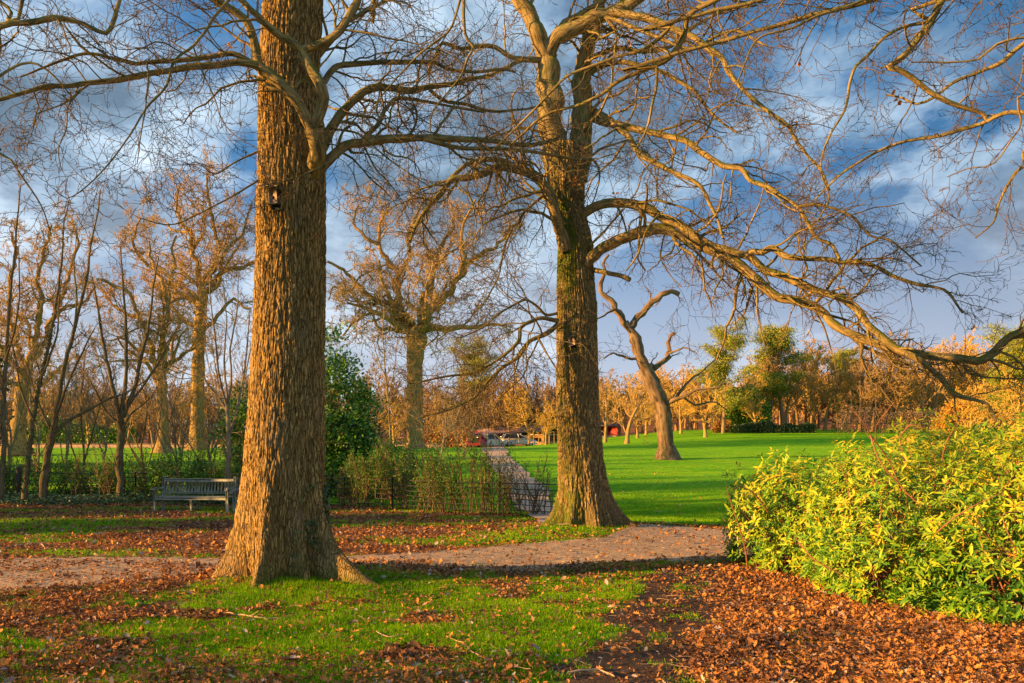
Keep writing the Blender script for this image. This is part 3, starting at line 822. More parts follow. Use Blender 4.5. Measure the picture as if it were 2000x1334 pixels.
# hanging sprays under the long limbs
twiggery(cr, [limbs2[7], limbs2[8], limbs2[12], limbs2[9]], rng, 1.1, [(0, 75, .3, .3, 9), (3, 30, .5, .7, 6)], .13, (0, 0, -.2), .0042, first_len=1.5)
twiggery(cr, up, rng, 1.6, LV[:2], .22, (0, 0, 0), .008, first_len=1.6)
cr.build('crown', M['limb'], oak2)
# a few brown leaves still clinging
cl = []
for (u, v, Y, n) in [(1122, 345, 16.6, 9), (1128, 358, 16.6, 8), (1545, 236, 14.5, 8), (1558, 133, 14.0, 4), (1738, 188, 8.5, 4), (1280, 310, 16.8, 6), (1192, 460, 16.8, 4), (1150, 460, 16.8, 4), (460, 82, 9.6, 3), (1230, 85, 16.5, 6), (1700, 15, 9, 2), (1200, 380, 16.8, 6), (880, 300, 11.5, 3)]:
    cl.append(W(u, v, Y)[None] + rng.normal(size=(n, 3)) * .05)
cl = np.concatenate(cl)
Vl, fl, rn = scatter(*DRY, cl, rng.normal(size=(len(cl), 3)), rng.normal(size=(len(cl), 3)), rng.uniform(.05, .085, len(cl)), rng)
mesh_obj('clinging_leaves', Vl, fl, M['brown_leaf'], oak2, attrs={'rnd': rn})

# ---- tree out of frame on the right, reaching in ------------------------------------
def side_tree(name, base, h, r, label, traces, up_n, seed, mat, crown_r=.005, extra=2.0, wig=.2):
    rg = np.random.default_rng(seed)
    b0 = np.array([base[0], base[1], float(gz(*base)) - .3])
    t = empty(name, (base[0], base[1], float(gz(*base))), label, 'tree')
    tp = np.array([b0, b0 + (0.05, 0, .5), b0 + (.1, .1, h * .35), b0 + (-.1, 0, h * .7), b0 + (.1, .2, h)])
    Pt = resample(tp, .2); s = np.linspace(0, 1, len(Pt)); Rt = r * (1 - .75 * s) + r * .7 * np.exp(-s * 25)
    MB().tubes(Pt, Rt, 28).build('trunk', mat, t)
    lm = []
    for i, (pts, ya, yb, ra, rb, zroot) in enumerate(traces):
        k = int(np.clip((zroot + .3) / h, 0, 1) * (len(Pt) - 1))
        P, R, L = trace(pts, ya, yb, ra, rb, .1, root=Pt[k], seed=seed + i)
        MB().tubes(P, R, 8).build('branch', mat, t); lm.append((P, R, L))
    up = []
    for i in range(up_n):
        k = int(rg.uniform(.3, 1) * (len(Pt) - 1)); a = rg.uniform(0, 2 * pi)
        d = np.array([math.cos(a), math.sin(a), rg.uniform(.3, 1)])
        Pq, Rq = grow(Pt[k][None], d[None], np.array([rg.uniform(.25, .45) * h]), np.array([Rt[k] * .5]), 14, .15, (0, 0, .03), rg, .2)
        up.append((Pq[0], Rq[0], .35 * h))
    mbu = MB()
    for P, R, L in up: mbu.tubes(P, R, 8)
    mbu.build('upper_limbs', mat, t)
    cr = MB()
    LV = [(0, 50, .33, .42, 8), (5, 48, .55, .6, 7), (4, 46, .5, .7, 5)]
    if lm: twiggery(cr, lm, rg, extra, LV, wig, (0, 0, -.01), crown_r * .85, first_len=1.1, t0=.3)
    if up: twiggery(cr, up, rg, 1.2, LV, wig, (0, 0, .02), crown_r * 2, first_len=h * .16)
    cr.build('crown', mat, t)
    return t


side_tree('beech_tree', (8.6, 7.6), 12, .32, 'bare tree whose thin boughs reach into the sky above the laurel thicket', [
    ([(1900, -120), (1846, -7), (1818, 42), (1790, 77), (1762, 108), (1734, 131), (1755, 136), (1797, 164), (1825, 185), (1867, 206), (1916, 220), (1926, 235)], 8.6, 8.6, 8, 4, 6.4),
    ([(2120, 240), (2000, 220), (1958, 222), (1926, 238), (1877, 252), (1825, 268), (1772, 276), (1720, 294), (1667, 322), (1632, 350), (1590, 390)], 8.2, 9.2, 6, 1.5, 5),
    ([(2100, 30), (2000, 86), (1958, 122), (1912, 140), (1860, 161), (1825, 189), (1790, 203), (1765, 192), (1730, 185)], 8.2, 8.9, 6, 1.8, 6),
    ([(1846, -3), (1818, 38), (1772, 49), (1727, 73), (1695, 108), (1671, 129), (1660, 164), (1653, 210), (1625, 259), (1608, 297), (1604, 339), (1618, 388), (1597, 430)], 8.6, 8.8, 4, 1.3, 7),
    ([(1800, -60), (1685, 0), (1597, 31), (1545, 56), (1475, 80), (1440, 160)], 8.6, 8.2, 4, 1.3, 7),
    ([(2100, 60), (2000, 73), (1947, 87), (1912, 115), (1860, 120), (1780, 122)], 8.0, 8.2, 3, 1.2, 5.6),
    ([(2080, 290), (2000, 325), (1975, 350), (1951, 395), (1940, 434), (1905, 465)], 7.6, 7.6, 4, 1.3, 4.4),
    ([(1480, -70), (1410, -10), (1398, 0), (1345, 31), (1336, 70), (1308, 108), (1280, 126), (1210, 157), (1175, 185), (1133, 203), (1087, 217), (1052, 235), (1000, 280)], 8.6, 9.6, 7.5, 2, 7.6),
    ([(1345, 33), (1315, 52), (1262, 94), (1210, 108), (1157, 129), (1105, 150), (1052, 206), (965, 290), (920, 330)], 8.8, 9.6, 4, 1.3, 7.6),
    ([(1300, 112), (1283, 129), (1283, 164), (1273, 206), (1262, 252), (1241, 290)], 8.9, 8.8, 4, 1.4, 7.6),
    ([(2060, 180), (1990, 250), (1940, 320), (1890, 330), (1850, 345)], 7.8, 8.4, 2.4, 1.0, 4.6),
], 8, 300, M['limb'], .0042, 2.6)

side_tree('lime_tree', (-7.6, 1.0), 11, .2, 'bare tree whose bough arches across the sky high above the bench', [
    ([(-150, 90), (0, 52), (35, 42), (105, 35), (147, 42), (175, 52), (210, 66), (224, 45), (231, 21), (236, -15)], 8.2, 8.6, 7.5, 3.5, 4.6),
    ([(-120, -60), (20, 40), (42, 0), (60, -40)], 8.2, 8.4, 4, 3, 5.5),
    ([(-150, 190), (-40, 170), (40, 125), (90, 135), (150, 200)], 8.0, 8.4, 4, 1.2, 4),
    ([(-140, 260), (0, 300), (40, 340), (80, 400), (100, 460)], 8.2, 8.6, 3, 1.2, 3.6),
], 8, 330, M['limb'], .0042, 2.4)

# ---- out-of-frame trees towards the sun: they throw the long streaked shade ---------
OFF = [(-15, -2.5, 11), (-22, 14.5, 14), (-19.5, 18.5, 9), (-30, 10.5, 15), (-34, 22, 15), (-40, -13, 13), (-22, -6, 14), (-44, 14, 16), (-50, 29, 16), (-12.5, -7, 12)]


# ------------------------------------------------------------------ prototypes for far trees
def tree_arrays(seed, h, spread, r, nl, up=.06, wig=.22, rmin=.016, ang=52, lv=((7, 50, .5, .55, 6), (6, 48, .5, .6, 5), (4, 45, .55, .7, 3)), t_split=.28, lean=0.0):
    rg = np.random.default_rng(seed)
    tr = MB(); cr = MB()
    K = 12
    P, R = grow(np.array([[0, 0, -.2]]), np.array([[lean, 0, 1.0]]), np.array([h * .72]), np.array([r]), K, .07, (0, 0, .05), rg, .3)
    R[0, 0] *= 1.6; R[0, 1] *= 1.12
    tr.tubes(P, R, 10)
    S, D, L, Rk = kids(P, R, np.array([h]), nl, t_split, 1, ang, spread, .55, rg)
    P1, R1 = grow(S, D, L, Rk, 9, wig * .8, (0, 0, up), rg, .3)
    tr.tubes(P1, R1, 6)
    Pp, Rp, Lp = P1, R1, L
    for n, a, lr, rr, K in lv:
        s, d, l, q = kids(Pp, Rp, Lp, n, .2, 1, a, lr, rr, rg, rmin)
        Pp, Rp = grow(s, d, l, q, K, wig, (0, 0, up * .6), rg); Lp = l
        cr.tubes(Pp, np.maximum(Rp, rmin * .7), 3)
    return tr, cr


def proto(name, seed, mat, label, cat='tree', group=None, loc=(0, 0), **kw):
    tr, cr = tree_arrays(seed, **kw)
    e = empty(name, (0, 0, 0), label, cat, group)
    tr.build('trunk', mat, e); cr.build('crown', mat, e)
    e.location = (loc[0], loc[1], float(gz(*loc)))
    return e


def copy_tree(o, loc, rz, sc_, label, group=None, mat=None, name=None):
    c = o.copy(); C.objects.link(c)
    if name: c.name = name
    c.location = loc; c.rotation_euler = (0, 0, rz)
    c.scale = (sc_, sc_, sc_) if not isinstance(sc_, tuple) else sc_
    c['label'] = label
    if group: c['group'] = group
    elif 'group' in c: del c['group']
    for ch in o.children:
        d = ch.copy(); C.objects.link(d); d.parent = c
        if mat is not None:
            for s in d.material_slots: s.link = 'OBJECT'; s.material = mat
    return c


def gs(x, y):
    x = np.asarray(x, float); y = np.asarray(y, float)
    return gz(x, y) + (fbm(x * 3, y * 3, 0, 3) - .5) * .04 * (y > 4) * (y < 22)


PROTO_A = proto('park_tree', 501, M['far_oak'], 'x', h=13, spread=.42, r=.42, nl=11, loc=(-15, 4.5), rmin=.012)
PROTO_B = proto('park_tree', 502, M['far_oak'], 'x', h=15, spread=.40, r=.34, nl=13, loc=(-14.5, 16.5), rmin=.012, up=.10, ang=40)
oname = ['near the foot of the dark thicket', 'with a wide low crown', 'behind the bench hedge', 'with a broad trunk', 'on the far side of the field', 'furthest from the path', 'beside the near path bend', 'with upright limbs', 'with the tallest crown', 'nearest the camera']
for i, (x, y, h) in enumerate(OFF):
    lab = 'bare park tree off the sunny side, ' + oname[i]
    src = PROTO_A if i % 2 == 0 else PROTO_B
    if i == 0:
        PROTO_A['label'] = lab; PROTO_A.location = (-26, -1.5, float(gz(-26, -1.5))); PROTO_A.scale = (.7, .7, .7); continue
    if i == 2:
        PROTO_B['label'] = lab; PROTO_B.location = (x, y, float(gz(x, y))); continue
    copy_tree(src, (x, y, float(gz(x, y))), i * 1.3, h / 14.0, lab)


def far_oak(name, label, trunk, tY, traces, dens, lv, first, seed, mat, rmin=.016, wig=.3, trop=(0, 0, .03), extra=None, bury=.6, knob=.4):
    """oak further off: traced trunk (u, v, r_px) and limbs, then grown twigs"""
    rg = np.random.default_rng(seed)
    bu, bv = trunk[0][0], trunk[0][1]
    t = empty(name, W(bu, bv, tY), label, 'tree')
    pts = np.array([list(W(u, v, tY)) + [r * tY / F] for u, v, r in trunk])
    low = pts[0].copy(); low[2] -= bury; low[3] *= 1.5
    Q = resample(np.vstack([low, pts]), .3)
    R = Q[:, 3] * .88 * (1 + (fbm(np.arange(len(Q)) * .5, seed, 0, 8) - .5) * knob)
    zz = Q[:, 2] - pts[0, 2]
    R = R * (1 + .5 * np.exp(-np.clip(zz, 0, 9) / .45))
    mb = MB().tubes(Q[:, :3], R, 20)
    lm = []
    for i, (p, r0, r1) in enumerate(traces):
        dy = rg.uniform(-.06, .06) * tY if len(p) > 2 else 0
        P, Rr, L = trace(p, tY, tY + dy, r0 * .8, r1 * .8, .35, seed=seed + i, jit=1.0)
        mb.tubes(P, Rr, 8); lm.append((P, Rr, L))
    mb.build('trunk', mat, t)
    # extra limbs towards and away from the viewer
    if extra:
        n, L0 = extra
        top = Q[-1, :3]
        for i in range(n):
            a = rg.uniform(0, 2 * pi); d = np.array([math.cos(a) * .7, math.sin(a), rg.uniform(.15, .9)])
            P, Rr = grow((top - (0, 0, rg.uniform(0, 1.5)))[None], d[None], np.array([L0 * rg.uniform(.7, 1.1)]), np.array([Q[-1, 3] * .45]), 12, .2, (0, 0, .03), rg, .25)
            lm.append((P[0], Rr[0], L0))
        me_ = MB()
        for P, Rr, L in lm[-n:]: me_.tubes(P, Rr, 7)
        me_.build('limbs', mat, t)
    cr = MB()
    twiggery(cr, lm, rg, dens, lv, wig, trop, rmin, first_len=first, t0=.2)
    cr.build('crown', mat, t)
    return t


LVF = [(0, 55, .33, .45, 9), (6, 52, .6, .6, 7), (6, 40, .6, .7, 6), (4, 34, .65, .8, 4)]
far_oak('oak_tree', 'gnarled orange lit oak with burred trunk beyond the thicket, framed between the two near trees',
        [(812, 884, 21), (811, 850, 19), (810, 780, 18), (810, 720, 19), (812, 680, 22), (815, 655, 24), (816, 640, 18)], 62,
        [([(822, 650), (824, 636), (845, 608), (876, 576), (897, 541), (915, 510), (950, 490), (971, 480), (1000, 440)], 12, 3),
         ([(822, 645), (827, 625), (824, 590), (841, 555), (852, 520), (859, 482), (885, 440), (880, 400)], 9, 2.5),
         ([(897, 541), (905, 500), (900, 460), (915, 420), (930, 390)], 6, 2),
         ([(810, 650), (806, 636), (775, 597), (750, 590), (722, 580), (701, 555), (677, 531), (638, 510)], 9, 3),
         ([(808, 650), (796, 636), (782, 608), (775, 573), (775, 538), (761, 510), (740, 475), (745, 430), (760, 400)], 10, 2.5),
         ([(775, 540), (800, 500), (795, 460), (815, 420), (830, 380)], 6, 2),
         ([(805, 655), (796, 648), (768, 643), (740, 640), (729, 618), (740, 600)], 6, 2.5),
         ([(775, 600), (745, 610), (719, 615), (690, 628), (670, 655)], 5, 2),
         ([(740, 478), (710, 460), (690, 430), (700, 400)], 5, 2),
         ([(701, 555), (680, 570), (655, 560), (640, 585)], 4, 1.5),
         ([(852, 520), (870, 500), (900, 480)], 5, 2)],
        1.1, LVF, 3.6, 611, M['far_oak'], .019, .28, (0, 0, .03), (6, 7))
far_oak('oak_tree', 'leaning stag headed oak with bare broken limbs, alone on the open lawn',
        [(1304, 901, 20), (1301, 870, 17), (1297, 830, 16), (1294, 795, 16), (1280, 765, 17), (1265, 730, 14), (1250, 695, 12.5), (1238, 655, 11.5), (1220, 630, 10)], 48,
        [([(1220, 634), (1202, 604), (1180, 576), (1174, 555), (1184, 535), (1178, 515), (1190, 500)], 9, 3),
         ([(1232, 640), (1240, 634), (1254, 611), (1275, 590), (1300, 573), (1314, 571), (1326, 573)], 9, 6),
         ([(1262, 725), (1275, 716), (1295, 708), (1306, 690), (1303, 664), (1317, 650)], 8, 4),
         ([(1298, 790), (1318, 780), (1335, 776), (1363, 762), (1385, 758), (1405, 757)], 6, 2),
         ([(1202, 604), (1190, 610), (1172, 620), (1150, 625)], 3, 1.5),
         ([(1292, 800), (1270, 815), (1245, 822)], 3, 1.5),
         ([(1250, 700), (1225, 700), (1200, 690), (1180, 700)], 4, 1.5),
         ([(1320, 778), (1340, 750), (1370, 725), (1400, 700)], 4, 1.2), ([(1335, 776), (1360, 790), (1395, 785), (1420, 800)], 3, 1.2), ([(1307, 690), (1335, 680), (1360, 690)], 3, 1.2)],
        .8, [(0, 60, .33, .4, 8), (4, 50, .55, .6, 6), (3, 48, .55, .7, 4)], 1.6, 640, M['dead_oak'], .013, .3, knob=.9)
far_oak('oak_tree', 'tall twisted oak with orange limbs, left of the big trunk above the bench',
        [(385, 878, 19), (386, 830, 16), (386, 755, 14), (388, 690, 13), (390, 640, 13), (394, 597, 12), (393, 560, 10)], 60,
        [([(393, 565), (388, 530), (378, 485), (367, 454), (350, 430), (345, 395), (352, 365)], 8, 2.5),
         ([(394, 600), (405, 575), (420, 560), (434, 534), (460, 525), (490, 517), (520, 500)], 8, 3),
         ([(393, 560), (410, 545), (418, 510), (425, 480), (418, 440), (408, 400), (403, 345)], 8, 2.5),
         ([(425, 560), (432, 520), (440, 490), (462, 470), (480, 440), (490, 400)], 6, 2),
         ([(378, 485), (395, 460), (400, 430), (395, 400)], 5, 2),
         ([(392, 650), (420, 622), (440, 600), (458, 583), (475, 600), (490, 604)], 6, 2.5),
         ([(390, 600), (370, 580), (345, 570), (330, 540), (310, 520)], 7, 2.5),
         ([(388, 640), (360, 625), (340, 600), (320, 590)], 5, 2),
         ([(367, 454), (340, 450), (320, 430)], 4, 1.5)],
        1.1, LVF, 3.3, 660, M['far_oak'], .018, .28, (0, 0, .03), (5, 6))
far_oak('oak_tree', 'spreading oak with a low orange tinted crown, second of the lit oaks behind the bench',
        [(318, 876, 15), (318, 830, 13), (316, 780, 12), (315, 740, 12), (310, 715, 11)], 56,
        [([(312, 725), (300, 690), (290, 655), (270, 620), (260, 580), (230, 560), (190, 545)], 8, 3),
         ([(314, 725), (325, 690), (318, 650), (330, 610), (320, 560), (300, 520), (290, 470)], 8, 2.5),
         ([(316, 735), (340, 700), (352, 660), (365, 640)], 6, 2),
         ([(270, 620), (240, 610), (215, 590), (195, 560)], 5, 2),
         ([(320, 560), (340, 530), (335, 490), (345, 460)], 5, 2),
         ([(300, 690), (265, 680), (240, 660), (215, 665)], 5, 2),
         ([(290, 520), (265, 490), (262, 455), (275, 425)], 5, 2)],
        1.1, LVF, 3.2, 680, M['far_oak'], .018, .3, (0, 0, .03), (5, 6))
far_oak('oak_tree', 'pale forked oak at the outer edge of the field behind the thin dark stems',
        [(31, 872, 18), (36, 830, 15), (42, 780, 14), (48, 735, 15), (52, 713, 13)], 52,
        [([(50, 720), (35, 680), (21, 636), (18, 590), (21, 545), (30, 500), (25, 450)], 8, 3),
         ([(54, 715), (68, 680), (72, 640), (80, 590), (75, 540), (90, 480), (100, 440)], 9, 2.5),
         ([(60, 705), (85, 670), (105, 615), (125, 570), (140, 520), (150, 470), (140, 430)], 8, 2.5),
         ([(80, 750), (100, 735), (115, 720), (140, 700)], 6, 2),
         ([(105, 615), (130, 600), (165, 590), (185, 560)], 5, 2),
         ([(21, 636), (0, 620), (-30, 580)], 5, 2)],
        1.1, LVF, 3.1, 700, M['far_oak'], .018, .3, (0, 0, .03), (5, 6))


# thin multi-stemmed trees in the hedge line behind the bench
def thin_tree(label, base, Y, stems, seed, mat, first=.9, dens=2.0, rmin=.008, name='sapling_tree', ivy=0):
    rg = np.random.default_rng(seed)
    b = W(base[0], base[1], Y); b[2] = float(gz(b[0], b[1]))
    t = empty(name, b, label, 'tree')
    mb = MB(); lm = []
    for i, (p, r0, r1) in enumerate(stems):
        P, R, L = trace(p, Y, Y + rg.uniform(-1, 1) * (i > 0), r0 * .78, r1 * .8, .15, seed=seed + i, jit=.3)
        if i == 0: P[0, 2] -= .15
        mb.tubes(P, R, 9 if r0 > 4 else 6); lm.append((P, R, L))
    mb.build('trunk', mat, t)
    cr = MB()
    twiggery(cr, lm, rg, dens, [(0, 38, .3, .4, 7), (4, 36, .5, .6, 6), (3, 38, .55, .7, 4)], .13, (0, 0, .06), rmin, first_len=first, t0=.3)
    cr.build('crown', mat, t)
    if ivy:
        P, R, L = lm[0]
        k = rg.integers(0, int(len(P) * .6), ivy); nrl = rg.normal(size=(ivy, 3)); nrl[:, 2] *= .3; nrl = nrm(nrl)
        pos = P[k] + nrl * (R[k, None] + .03 * rg.random((ivy, 1)))
        Vv, ff, rn = scatter(*SMALL, pos, rg.normal(size=(ivy, 3)) + (0, 0, -.6), nrl, rg.uniform(.05, .09, ivy), rg)
        mesh_obj('ivy', Vv, ff, M['ivy'], t, attrs={'rnd': rn})
    return t


thin_tree('dark multi stemmed tree fanning up behind the hedge, over the bench end', (236, 962), 26,
          [([(236, 965), (236, 900), (237, 850), (235, 820)], 10, 9), ([(235, 825), (225, 780), (212, 720), (200, 660), (190, 600), (180, 540)], 5.5, 1.5), ([(236, 820), (243, 760), (246, 700), (245, 620), (240, 560), (235, 480)], 5.5, 1.5),
           ([(240, 815), (262, 760), (275, 700), (290, 640), (300, 560), (310, 500)], 6, 1.5), ([(232, 830), (205, 800), (185, 760), (160, 720)], 4, 1.2), ([(245, 800), (285, 745), (320, 690), (345, 640)], 4, 1.2), ([(238, 840), (255, 810), (280, 790), (300, 770)], 3, 1)], 720, M['dark_bark'])
thin_tree('leaning dark twin stemmed tree with a low side bough, left of the bench', (85, 962), 25,
          [([(83, 968), (92, 905), (103, 842), (108, 815)], 9, 7), ([(107, 820), (115, 770), (130, 700), (143, 650), (168, 545), (178, 475), (190, 420), (196, 370)], 6, 1.5), ([(108, 815), (118, 790), (135, 740), (160, 690), (185, 640)], 4, 1.3),
           ([(105, 845), (140, 818), (175, 800), (210, 780), (250, 765), (290, 740)], 4.5, 1.3), ([(104, 850), (80, 800), (60, 740), (45, 690)], 3.5, 1.2), ([(143, 650), (150, 590), (145, 520), (150, 460)], 3, 1.2)], 740, M['dark_bark'])
thin_tree('slender ivy clad tree second from the edge of the field hedge', (50, 960), 24,
          [([(48, 965), (56, 900), (66, 820), (80, 740), (95, 680), (108, 600), (120, 520), (125, 440), (135, 390)], 7, 1.3), ([(80, 740), (98, 690), (112, 650), (115, 590), (122, 540)], 3, 1), ([(66, 820), (40, 760), (30, 700), (15, 640)], 3, 1)], 760, M['dark_bark'], ivy=700)
thin_tree('thin upright tree at the very edge of the view beside the wooden post', (6, 960), 23,
          [([(2, 965), (8, 890), (6, 800), (12, 700), (18, 600), (28, 500), (34, 420), (40, 360)], 7, 1.3), ([(8, 860), (-20, 780), (-40, 700)], 3, 1), ([(12, 700), (30, 640), (38, 560), (36, 480)], 3, 1), ([(8, 760), (-10, 680), (-12, 560), (-6, 440)], 4, 1)], 780, M['dark_bark'])
thin_tree('pale slim multi stemmed tree close beside the largest trunk', (446, 958), 24,
          [([(446, 962), (446, 900), (446, 840), (443, 790)], 6, 5), ([(443, 795), (432, 750), (424, 700), (418, 640), (410, 580), (412, 520)], 3.5, 1.2), ([(444, 795), (452, 740), (450, 680), (462, 610), (465, 540)], 3, 1.1), ([(446, 860), (462, 800), (475, 740), (482, 680), (488, 600)], 3.5, 1.1), ([(443, 800), (422, 770), (400, 740), (380, 690)], 3, 1), ([(444, 780), (438, 700), (442, 620), (436, 560)], 3, 1)], 800, M['pale_bark'])
thin_tree('slim pale sapling rising from the thicket in front of the burred oak', (762, 900), 34,
          [([(764, 905), (762, 850), (758, 780), (752, 720), (748, 650), (750, 600)], 2.6, 1), ([(758, 780), (770, 720), (776, 660)], 1.8, .8), ([(754, 740), (735, 690), (725, 640)], 1.8, .8)], 815, M['pale_bark'], rmin=.011, first=1.2)


# more slim hedge-line and woodland trees behind the bench
AU = [(165, 29, 5.2, 3, 'dark_bark', 'slim dark tree between the leaning twin stems and the fan shaped tree'), (18, 33, 6.4, 3, 'pale_bark', 'pale slim tree behind the outermost dark stem'),
      (128, 34, 6.2, 4, 'pale_bark', 'golden twigged slim tree behind the leaning twin stems'), (280, 31, 5.2, 4, 'dark_bark', 'bushy dark tree just beside the fan shaped tree'),
      (348, 30, 4.4, 5, 'pale_bark', 'pale twiggy tree straight behind the bench'), (410, 29, 5.4, 4, 'pale_bark', 'pale upright tree between the bench hedge and the tall twisted oak'),
      (475, 28, 5.6, 4, 'pale_bark', 'slim pale tree almost touching the largest trunk'), (205, 36, 6.0, 4, 'pale_bark', 'tan twigged tree behind the dark fan shaped tree'),
      (72, 38, 6.5, 4, 'pale_bark', 'tan slim tree behind the ivy clad one'), (700, 40, 4.5, 5, 'pale_bark', 'tan twiggy tree above the tall evergreen'),
      (860, 44, 4.2, 5, 'pale_bark', 'low twiggy thorn tree beside the burred oak trunk'), (905, 48, 3.6, 5, 'pale_bark', 'small thorn tree in front of the orange hedge')]
for i, (u, Y, h, nst, mt, lab) in enumerate(AU):
    rg = np.random.default_rng(850 + i); x = (u - 1000) / F * Y; v0 = VH - (float(gz(x, Y)) - H) / Y * F; hp = h / Y * F; st = []
    st.append(([(u, v0), (u + rg.uniform(-4, 4), v0 - hp * .12), (u + rg.uniform(-8, 8), v0 - hp * .3), (u + rg.uniform(-20, 20), v0 - hp * .6), (u + rg.uniform(-28, 28), v0 - hp)], 95 / Y, 30 / Y))
    for j in range(nst):
        a = rg.uniform(-.38, .38) * hp; b0 = rg.uniform(.03, .25)
        st.append(([(u, v0 - hp * b0), (u + a * .35, v0 - hp * (b0 + .2)), (u + a * .7, v0 - hp * (b0 + .42)), (u + a + rg.uniform(-9, 9), v0 - hp * rg.uniform(.65, .95))], 62 / Y, 22 / Y))
    thin_tree(lab, (u, v0), Y, st, 860 + i * 3, M[mt], first=1.3, dens=2.6, rmin=.0085 if Y < 35 else .012)


# leafy masses -------------------------------------------------------------
def leafy(name, label, cat, centre, rad, n, mat, lsize, seed, tmpl=SMALL, clump=(60, .35), stem=None, part='foliage', shell=.45, down=-.2, smat='dark_bark', only_up=False):
    """a shrub: clumps of leaves spread in an ellipsoid, on stems from its foot"""
    rg = np.random.default_rng(seed)
    c = np.array(centre, float); rad = np.array(rad, float)
    g = float(gz(c[0], c[1]))
    t = empty(name, (c[0], c[1], g), label, cat)
    nc, cs = clump
    d = nrm(rg.normal(size=(nc, 3))); rr = rg.uniform(shell, 1.0, nc) ** .6
    rr *= .78 + .44 * vn(d[:, 0] * 2 + seed, d[:, 1] * 2, d[:, 2] * 2, seed)
    cc = c + d * rr[:, None] * rad
    cc[:, 2] = np.maximum(cc[:, 2], g + .05)
    k = rg.integers(0, nc, n)
    off = rg.normal(size=(n, 3)) * cs * np.array([1, 1, .7]) * .6
    pos = cc[k] + off; pos[:, 2] = np.maximum(pos[:, 2], g + .02)
    out = nrm((pos - c) / rad ** 2)
    X = nrm(out * .6 + rg.normal(size=(n, 3)) * .8 + (0, 0, down)); Zn = nrm(out * .5 + (0, 0, .6) + rg.normal(size=(n, 3)) * .6)
    Vv, ff, rn = scatter(*tmpl, pos, X, Zn, rg.uniform(.7, 1.2, n) * lsize, rg)
    mesh_obj(part, Vv, ff, mat, t, attrs={'rnd': rn})
    mb = MB()
    ns = stem or min(nc, 26)
    foot = np.array([c[0], c[1], g - .05]) + rg.normal(size=(ns, 3)) * np.array([rad[0] * .25, rad[1] * .25, 0])
    ends = cc[:ns]
    s = np.linspace(0, 1, 7)[None, :, None]
    mid = foot * .5 + ends * .5 + rg.normal(size=(ns, 3)) * .08 * rad.mean()
    P = foot[:, None] * (1 - s) ** 2 + 2 * mid[:, None] * s * (1 - s) + ends[:, None] * s ** 2
    R = (.012 + .012 * rad.mean()) * np.linspace(1, .3, 7)[None].repeat(ns, 0)
    mb.tubes(P, R, 4)
    mb.build('stems', M[smat], t)
    return t


c0 = W(672, 800, 27)
leafy('holly_tree', 'dense dark green evergreen rising behind the largest trunk', 'tree', (c0[0] - .15, 27, 2.7), (1.15, 1.3, 2.9), 16000, M['holly'], .13, 900, clump=(110, .42), shell=.3)
c0 = W(745, 880, 25.8)
leafy('holly_bush', 'low dark evergreen bush at the foot of the tall evergreen', 'bush', (c0[0], 26.6, 1.0), (1.1, .8, .95), 4200, M['holly'], .11, 901, clump=(40, .3))
c0 = W(476, 800, 27)
leafy('holly_tree', 'narrow dark evergreen half hidden by the largest trunk on its bench side', 'tree', (c0[0], 27, 2.0), (.75, .8, 2.1), 5000, M['holly'], .12, 902, clump=(55, .3))
HB = [(20, 27, .9, .9, 'dark bramble mass around the post beside the field'), (120, 27, 1.0, 1.1, 'tangled dark bush around the leaning twin stems'), (190, 27.5, .85, .9, 'brown and green bramble between leaning tree and dark fan tree'),
      (255, 27, .8, 1.0, 'thin bramble clump at the foot of the dark fan tree'), (305, 26.5, .9, 1.0, 'brown tinged thorn bush behind the bench end post'), (352, 26, 1.0, 1.35, 'tallest bushy evergreen clump right behind the bench'),
      (405, 26, .9, 1.0, 'loose green shrub behind the bench armrest'), (440, 26, .7, .8, 'small green bush between bench and largest trunk')]
for i, (u, Y, w, hh, lab) in enumerate(HB):
    x = (u - 1000) / F * Y
    leafy('hedge_bush', lab, 'bush', (x, Y, float(gz(x, Y)) + hh * .5), (w, .6, hh * .78), 3400, M['holly'] if i % 2 == 0 or i == 5 else M['sap_leaf'], .075, 910 + i, clump=(34, .26), stem=26)
# low ground ivy in front of the hedge
n = 9000
gx = rng.uniform(-17.5, -8.2, n); gy = 25.3 + rng.normal(size=n) * .42 + .25 * np.sin(gx)
pos = np.stack([gx, gy, gs(gx, gy) + rng.random(n) ** 2 * .28], 1)
Vv, ff, rn = scatter(*SMALL, pos, rng.normal(size=(n, 3)) * (1, 1, .4), rng.normal(size=(n, 3)) * .5 + (0, -.3, 1), rng.uniform(.06, .11, n), rng)
tag(mesh_obj('ground_ivy', Vv, ff, M['ivy'], attrs={'rnd': rn}), 'low strip of ivy and weeds along the hedge foot behind the bench', 'ground cover', kind='stuff')

# saplings along the iron fence
FX = lambda x: np.interp(x, [-17, -9, -5.5, .8, 1.3], [26.6, 25.6, 24.2, 20.6, 20.3])
SP = [(668, 1.2, .2), (690, 1.5, .8), (716, 1.7, .9), (742, 2.0, .9), (768, 1.9, .8), (795, 1.9, .6), (822, 2.0, .5), (846, 1.7, .5), (872, 1.8, .6), (900, 1.7, .6), (930, 1.9, .6), (962, 1.8, .7), (1000, 1.4, .12), (1030, 1.6, .04), (1058, 1.3, .03)]
ordn = ['first', 'second', 'third', 'fourth', 'fifth', 'sixth', 'seventh', 'eighth', 'ninth', 'tenth', 'eleventh', 'twelfth', 'thirteenth', 'fourteenth', 'fifteenth', 'sixteenth', 'seventeenth', 'eighteenth', 'nineteenth', 'twentieth']
SP2 = [(u_, h_, l_) for u_, h_, l_ in [(22, 1.7, .2), (75, 1.9, .3), (150, 1.6, .2), (210, 1.9, .25), (272, 1.7, .3), (318, 1.5, .5), (372, 1.9, .5), (425, 1.8, .4), (462, 1.7, .3)]]
